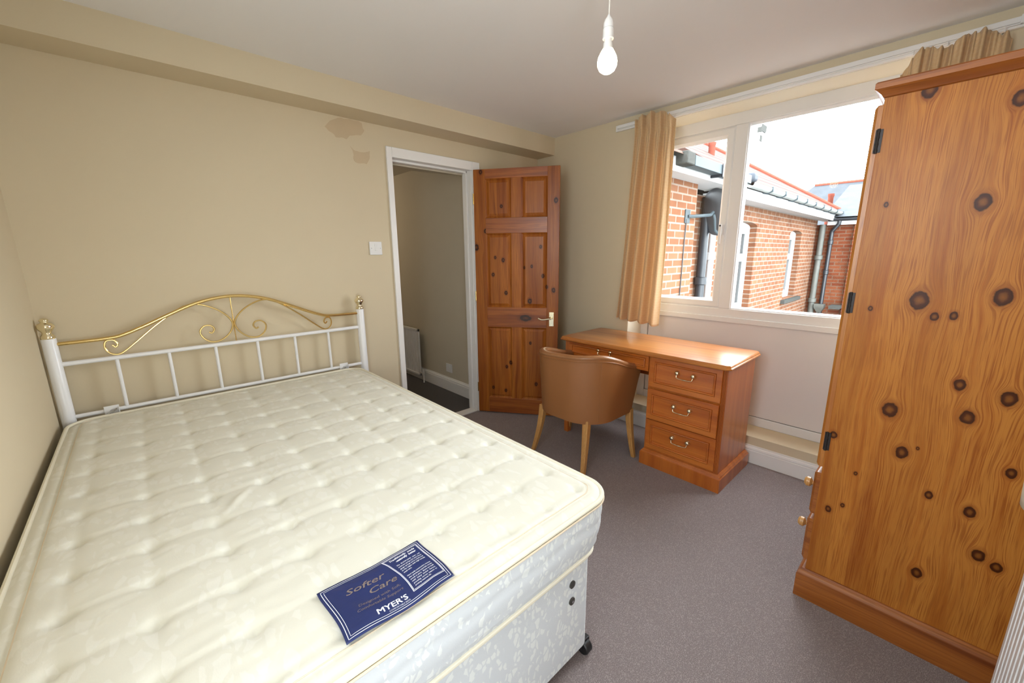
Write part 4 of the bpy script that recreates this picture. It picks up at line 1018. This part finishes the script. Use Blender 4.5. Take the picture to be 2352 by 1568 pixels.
pipe('rainwater_pipe', 'slim black rainwater pipe with a swan neck beside the grey soil pipe', [(BXR-.15, -.86, 2.02), (BXR-.15, -.86, 1.93), (BXR-.07, -.745, 1.78), (BXR-.07, -.745, 1.70), (BXR-.07, -.745, -2.85)], .038, M['extblack'], (1.55, .9))
hop = tag(obj('hopper_head', MB().loft([(BXR-.20, BXR, -.82, -.64, .20), (BXR-.20, BXR, -.82, -.64, .12), (BXR-.12, BXR-.02, -.76, -.70, 0)], ZP), M['extgrey']), 'small grey hopper at the foot of the slim black rainwater pipe', 'hopper')
pipe('rainwater_pipe', 'thick black downpipe in the shadowed corner behind the satellite dish', [(2.42, BY-.07, 2.0), (2.42, BY-.07, -2.85)], .055, M['extblack'], (1.0,))
pipe('rainwater_pipe', 'white downpipe running below the satellite dish', [(2.71, BY-.30, 2.10), (2.71, BY-.30, 2.02), (2.70, BY-.06, 1.86), (2.70, BY-.06, 1.7), (2.70, BY-.06, -2.85)], .042, M['extwhite'], (1.3,))
# satellite dish on the brick wing
dish = thing('satellite_dish', 'dark grey satellite dish on a steel bracket fixed to the brick wing', 'satellite dish', (1.68, AY, 1.73))
dm_ = MB(); nr_ = Vector((.55, -.25, .12)).normalized(); uu_ = Vector((0, 0, 1)); uu_ = (uu_-nr_*uu_.dot(nr_)).normalized(); vv_ = nr_.cross(uu_)
DC = Vector((2.30, AY-.03, 1.80))
def dpt(a, r): 
    p = DC + uu_*(r*.27*math.sin(a)) + vv_*(r*.235*math.cos(a)) + nr_*(.05*r*r); return p
dv = [DC] + [dpt(2*PI*k/40, r/6) for r in range(1, 7) for k in range(40)]
df = [(0, 1+k, 1+(k+1) % 40) for k in range(40)] + [(1+r*40+k, 1+r*40+(k+1) % 40, 41+r*40+(k+1) % 40, 41+r*40+k) for r in range(5) for k in range(40)]
dm_.add(dv, df); obj('reflector', dm_, M['dish'], dish, smooth=180, solid=.008)
bk = MB().box(1.63, 1.74, AY-.012, AY, 1.66, 1.80)
bk.tube([(1.69, AY-.01, 1.73), (1.80, AY-.04, 1.735), (2.08, AY-.09, 1.76), (2.22, AY-.06, 1.80)], .018, 8)
bk.tube([(2.14, AY-.10, 1.77), (2.18, AY-.10, 1.72), (2.24, AY-.09, 1.60), (2.30, AY-.10, 1.57)], .016, 8)
obj('bracket', bk, M['gutgrey'], dish)
tag(obj('aerial_cable', MB().tube(catmull([(1.66, AY-.012, 1.70), (1.645, AY-.012, 1.4), (1.64, AY-.012, 1.1), (1.62, AY-.012, .3), (1.60, AY-.012, -1.5)]), .006, 6), M['extblack']), 'thin black aerial cable hanging down the brick wing below the dish bracket', 'cable')
# farther roofs and chimneys
FH = thing('slate_house', 'distant house with a pale grey slate roof and red ridge beyond the yard', 'house', (15.5, .5, -2.85))
obj('wall', MB().box(14.6, 17.6, -2.4, 2.6, -2.85, 2.2), M['brickB'], FH)
obj('roof', MB().add([(14.4, -2.6, 2.15), (14.4, 2.8, 2.15), (17.8, 2.8, 2.15), (17.8, -2.6, 2.15), (16.0, -.2, 3.72), (16.0, 1.25, 3.72)], [(0, 1, 5, 4), (1, 2, 5), (2, 3, 4, 5), (3, 0, 4), (0, 3, 2, 1)]), M['slate'], FH, smooth=0)
obj('ridge_tile', MB().tube([(16.0, -.2, 3.73), (16.0, 1.25, 3.73)], .05, 8).tube([(16.0, -.2, 3.73), (14.4, -2.6, 2.17)], .05, 8), M['clay'], FH)
tag(obj('chimney_flue', MB().lathe([(.060, -4.95), (.060, .66), (.072, .68), (.072, .74)], (11.0, -.18, 2.1), 'z', 18), M['clay']), 'slim reddish flue standing up in front of the grey slate roof', 'chimney')
CS = thing('chimney_stack', 'grey chimney, its overexposed part coloured pale, against the white sky', 'chimney', (11.65, 2.1, -2.85))
obj('stack', MB().box(11.40, 11.86, 1.82, 2.35, -2.85, 5.04), M['chimney'], CS)  # glare against the sky is put into the stack's pale colour
obj('grey_band', MB().prism([(11.39, 4.82), (11.44, 4.82), (11.44, 4.86), (11.80, 4.86), (11.80, 4.90), (11.87, 4.90), (11.87, 5.06), (11.47, 5.06), (11.47, 5.0), (11.39, 4.96)], YP, 1.80, 1.90), M['stone'], CS)  # grey masonry left showing beside the painted glare
obj('grey_patch', MB().box(11.41, 11.56, 1.805, 1.83, 4.58, 4.74), M['stone'], CS)
hv = MB()
for k in range(160):
    c = Vector((random.uniform(6.5, 13), random.uniform(-6.2, -5.2), random.uniform(-2.6, .9))); r = random.uniform(.25, .5)
    hv.lathe([(.02, -r), (r*.7, -r*.6), (r, 0), (r*.7, r*.6), (.02, r)], c, 'z', 7)
tag(obj('garden_hedge', hv, M['hedge'], smooth=0), 'tall green hedge reflected in the first sash window of the brick house', 'hedge')
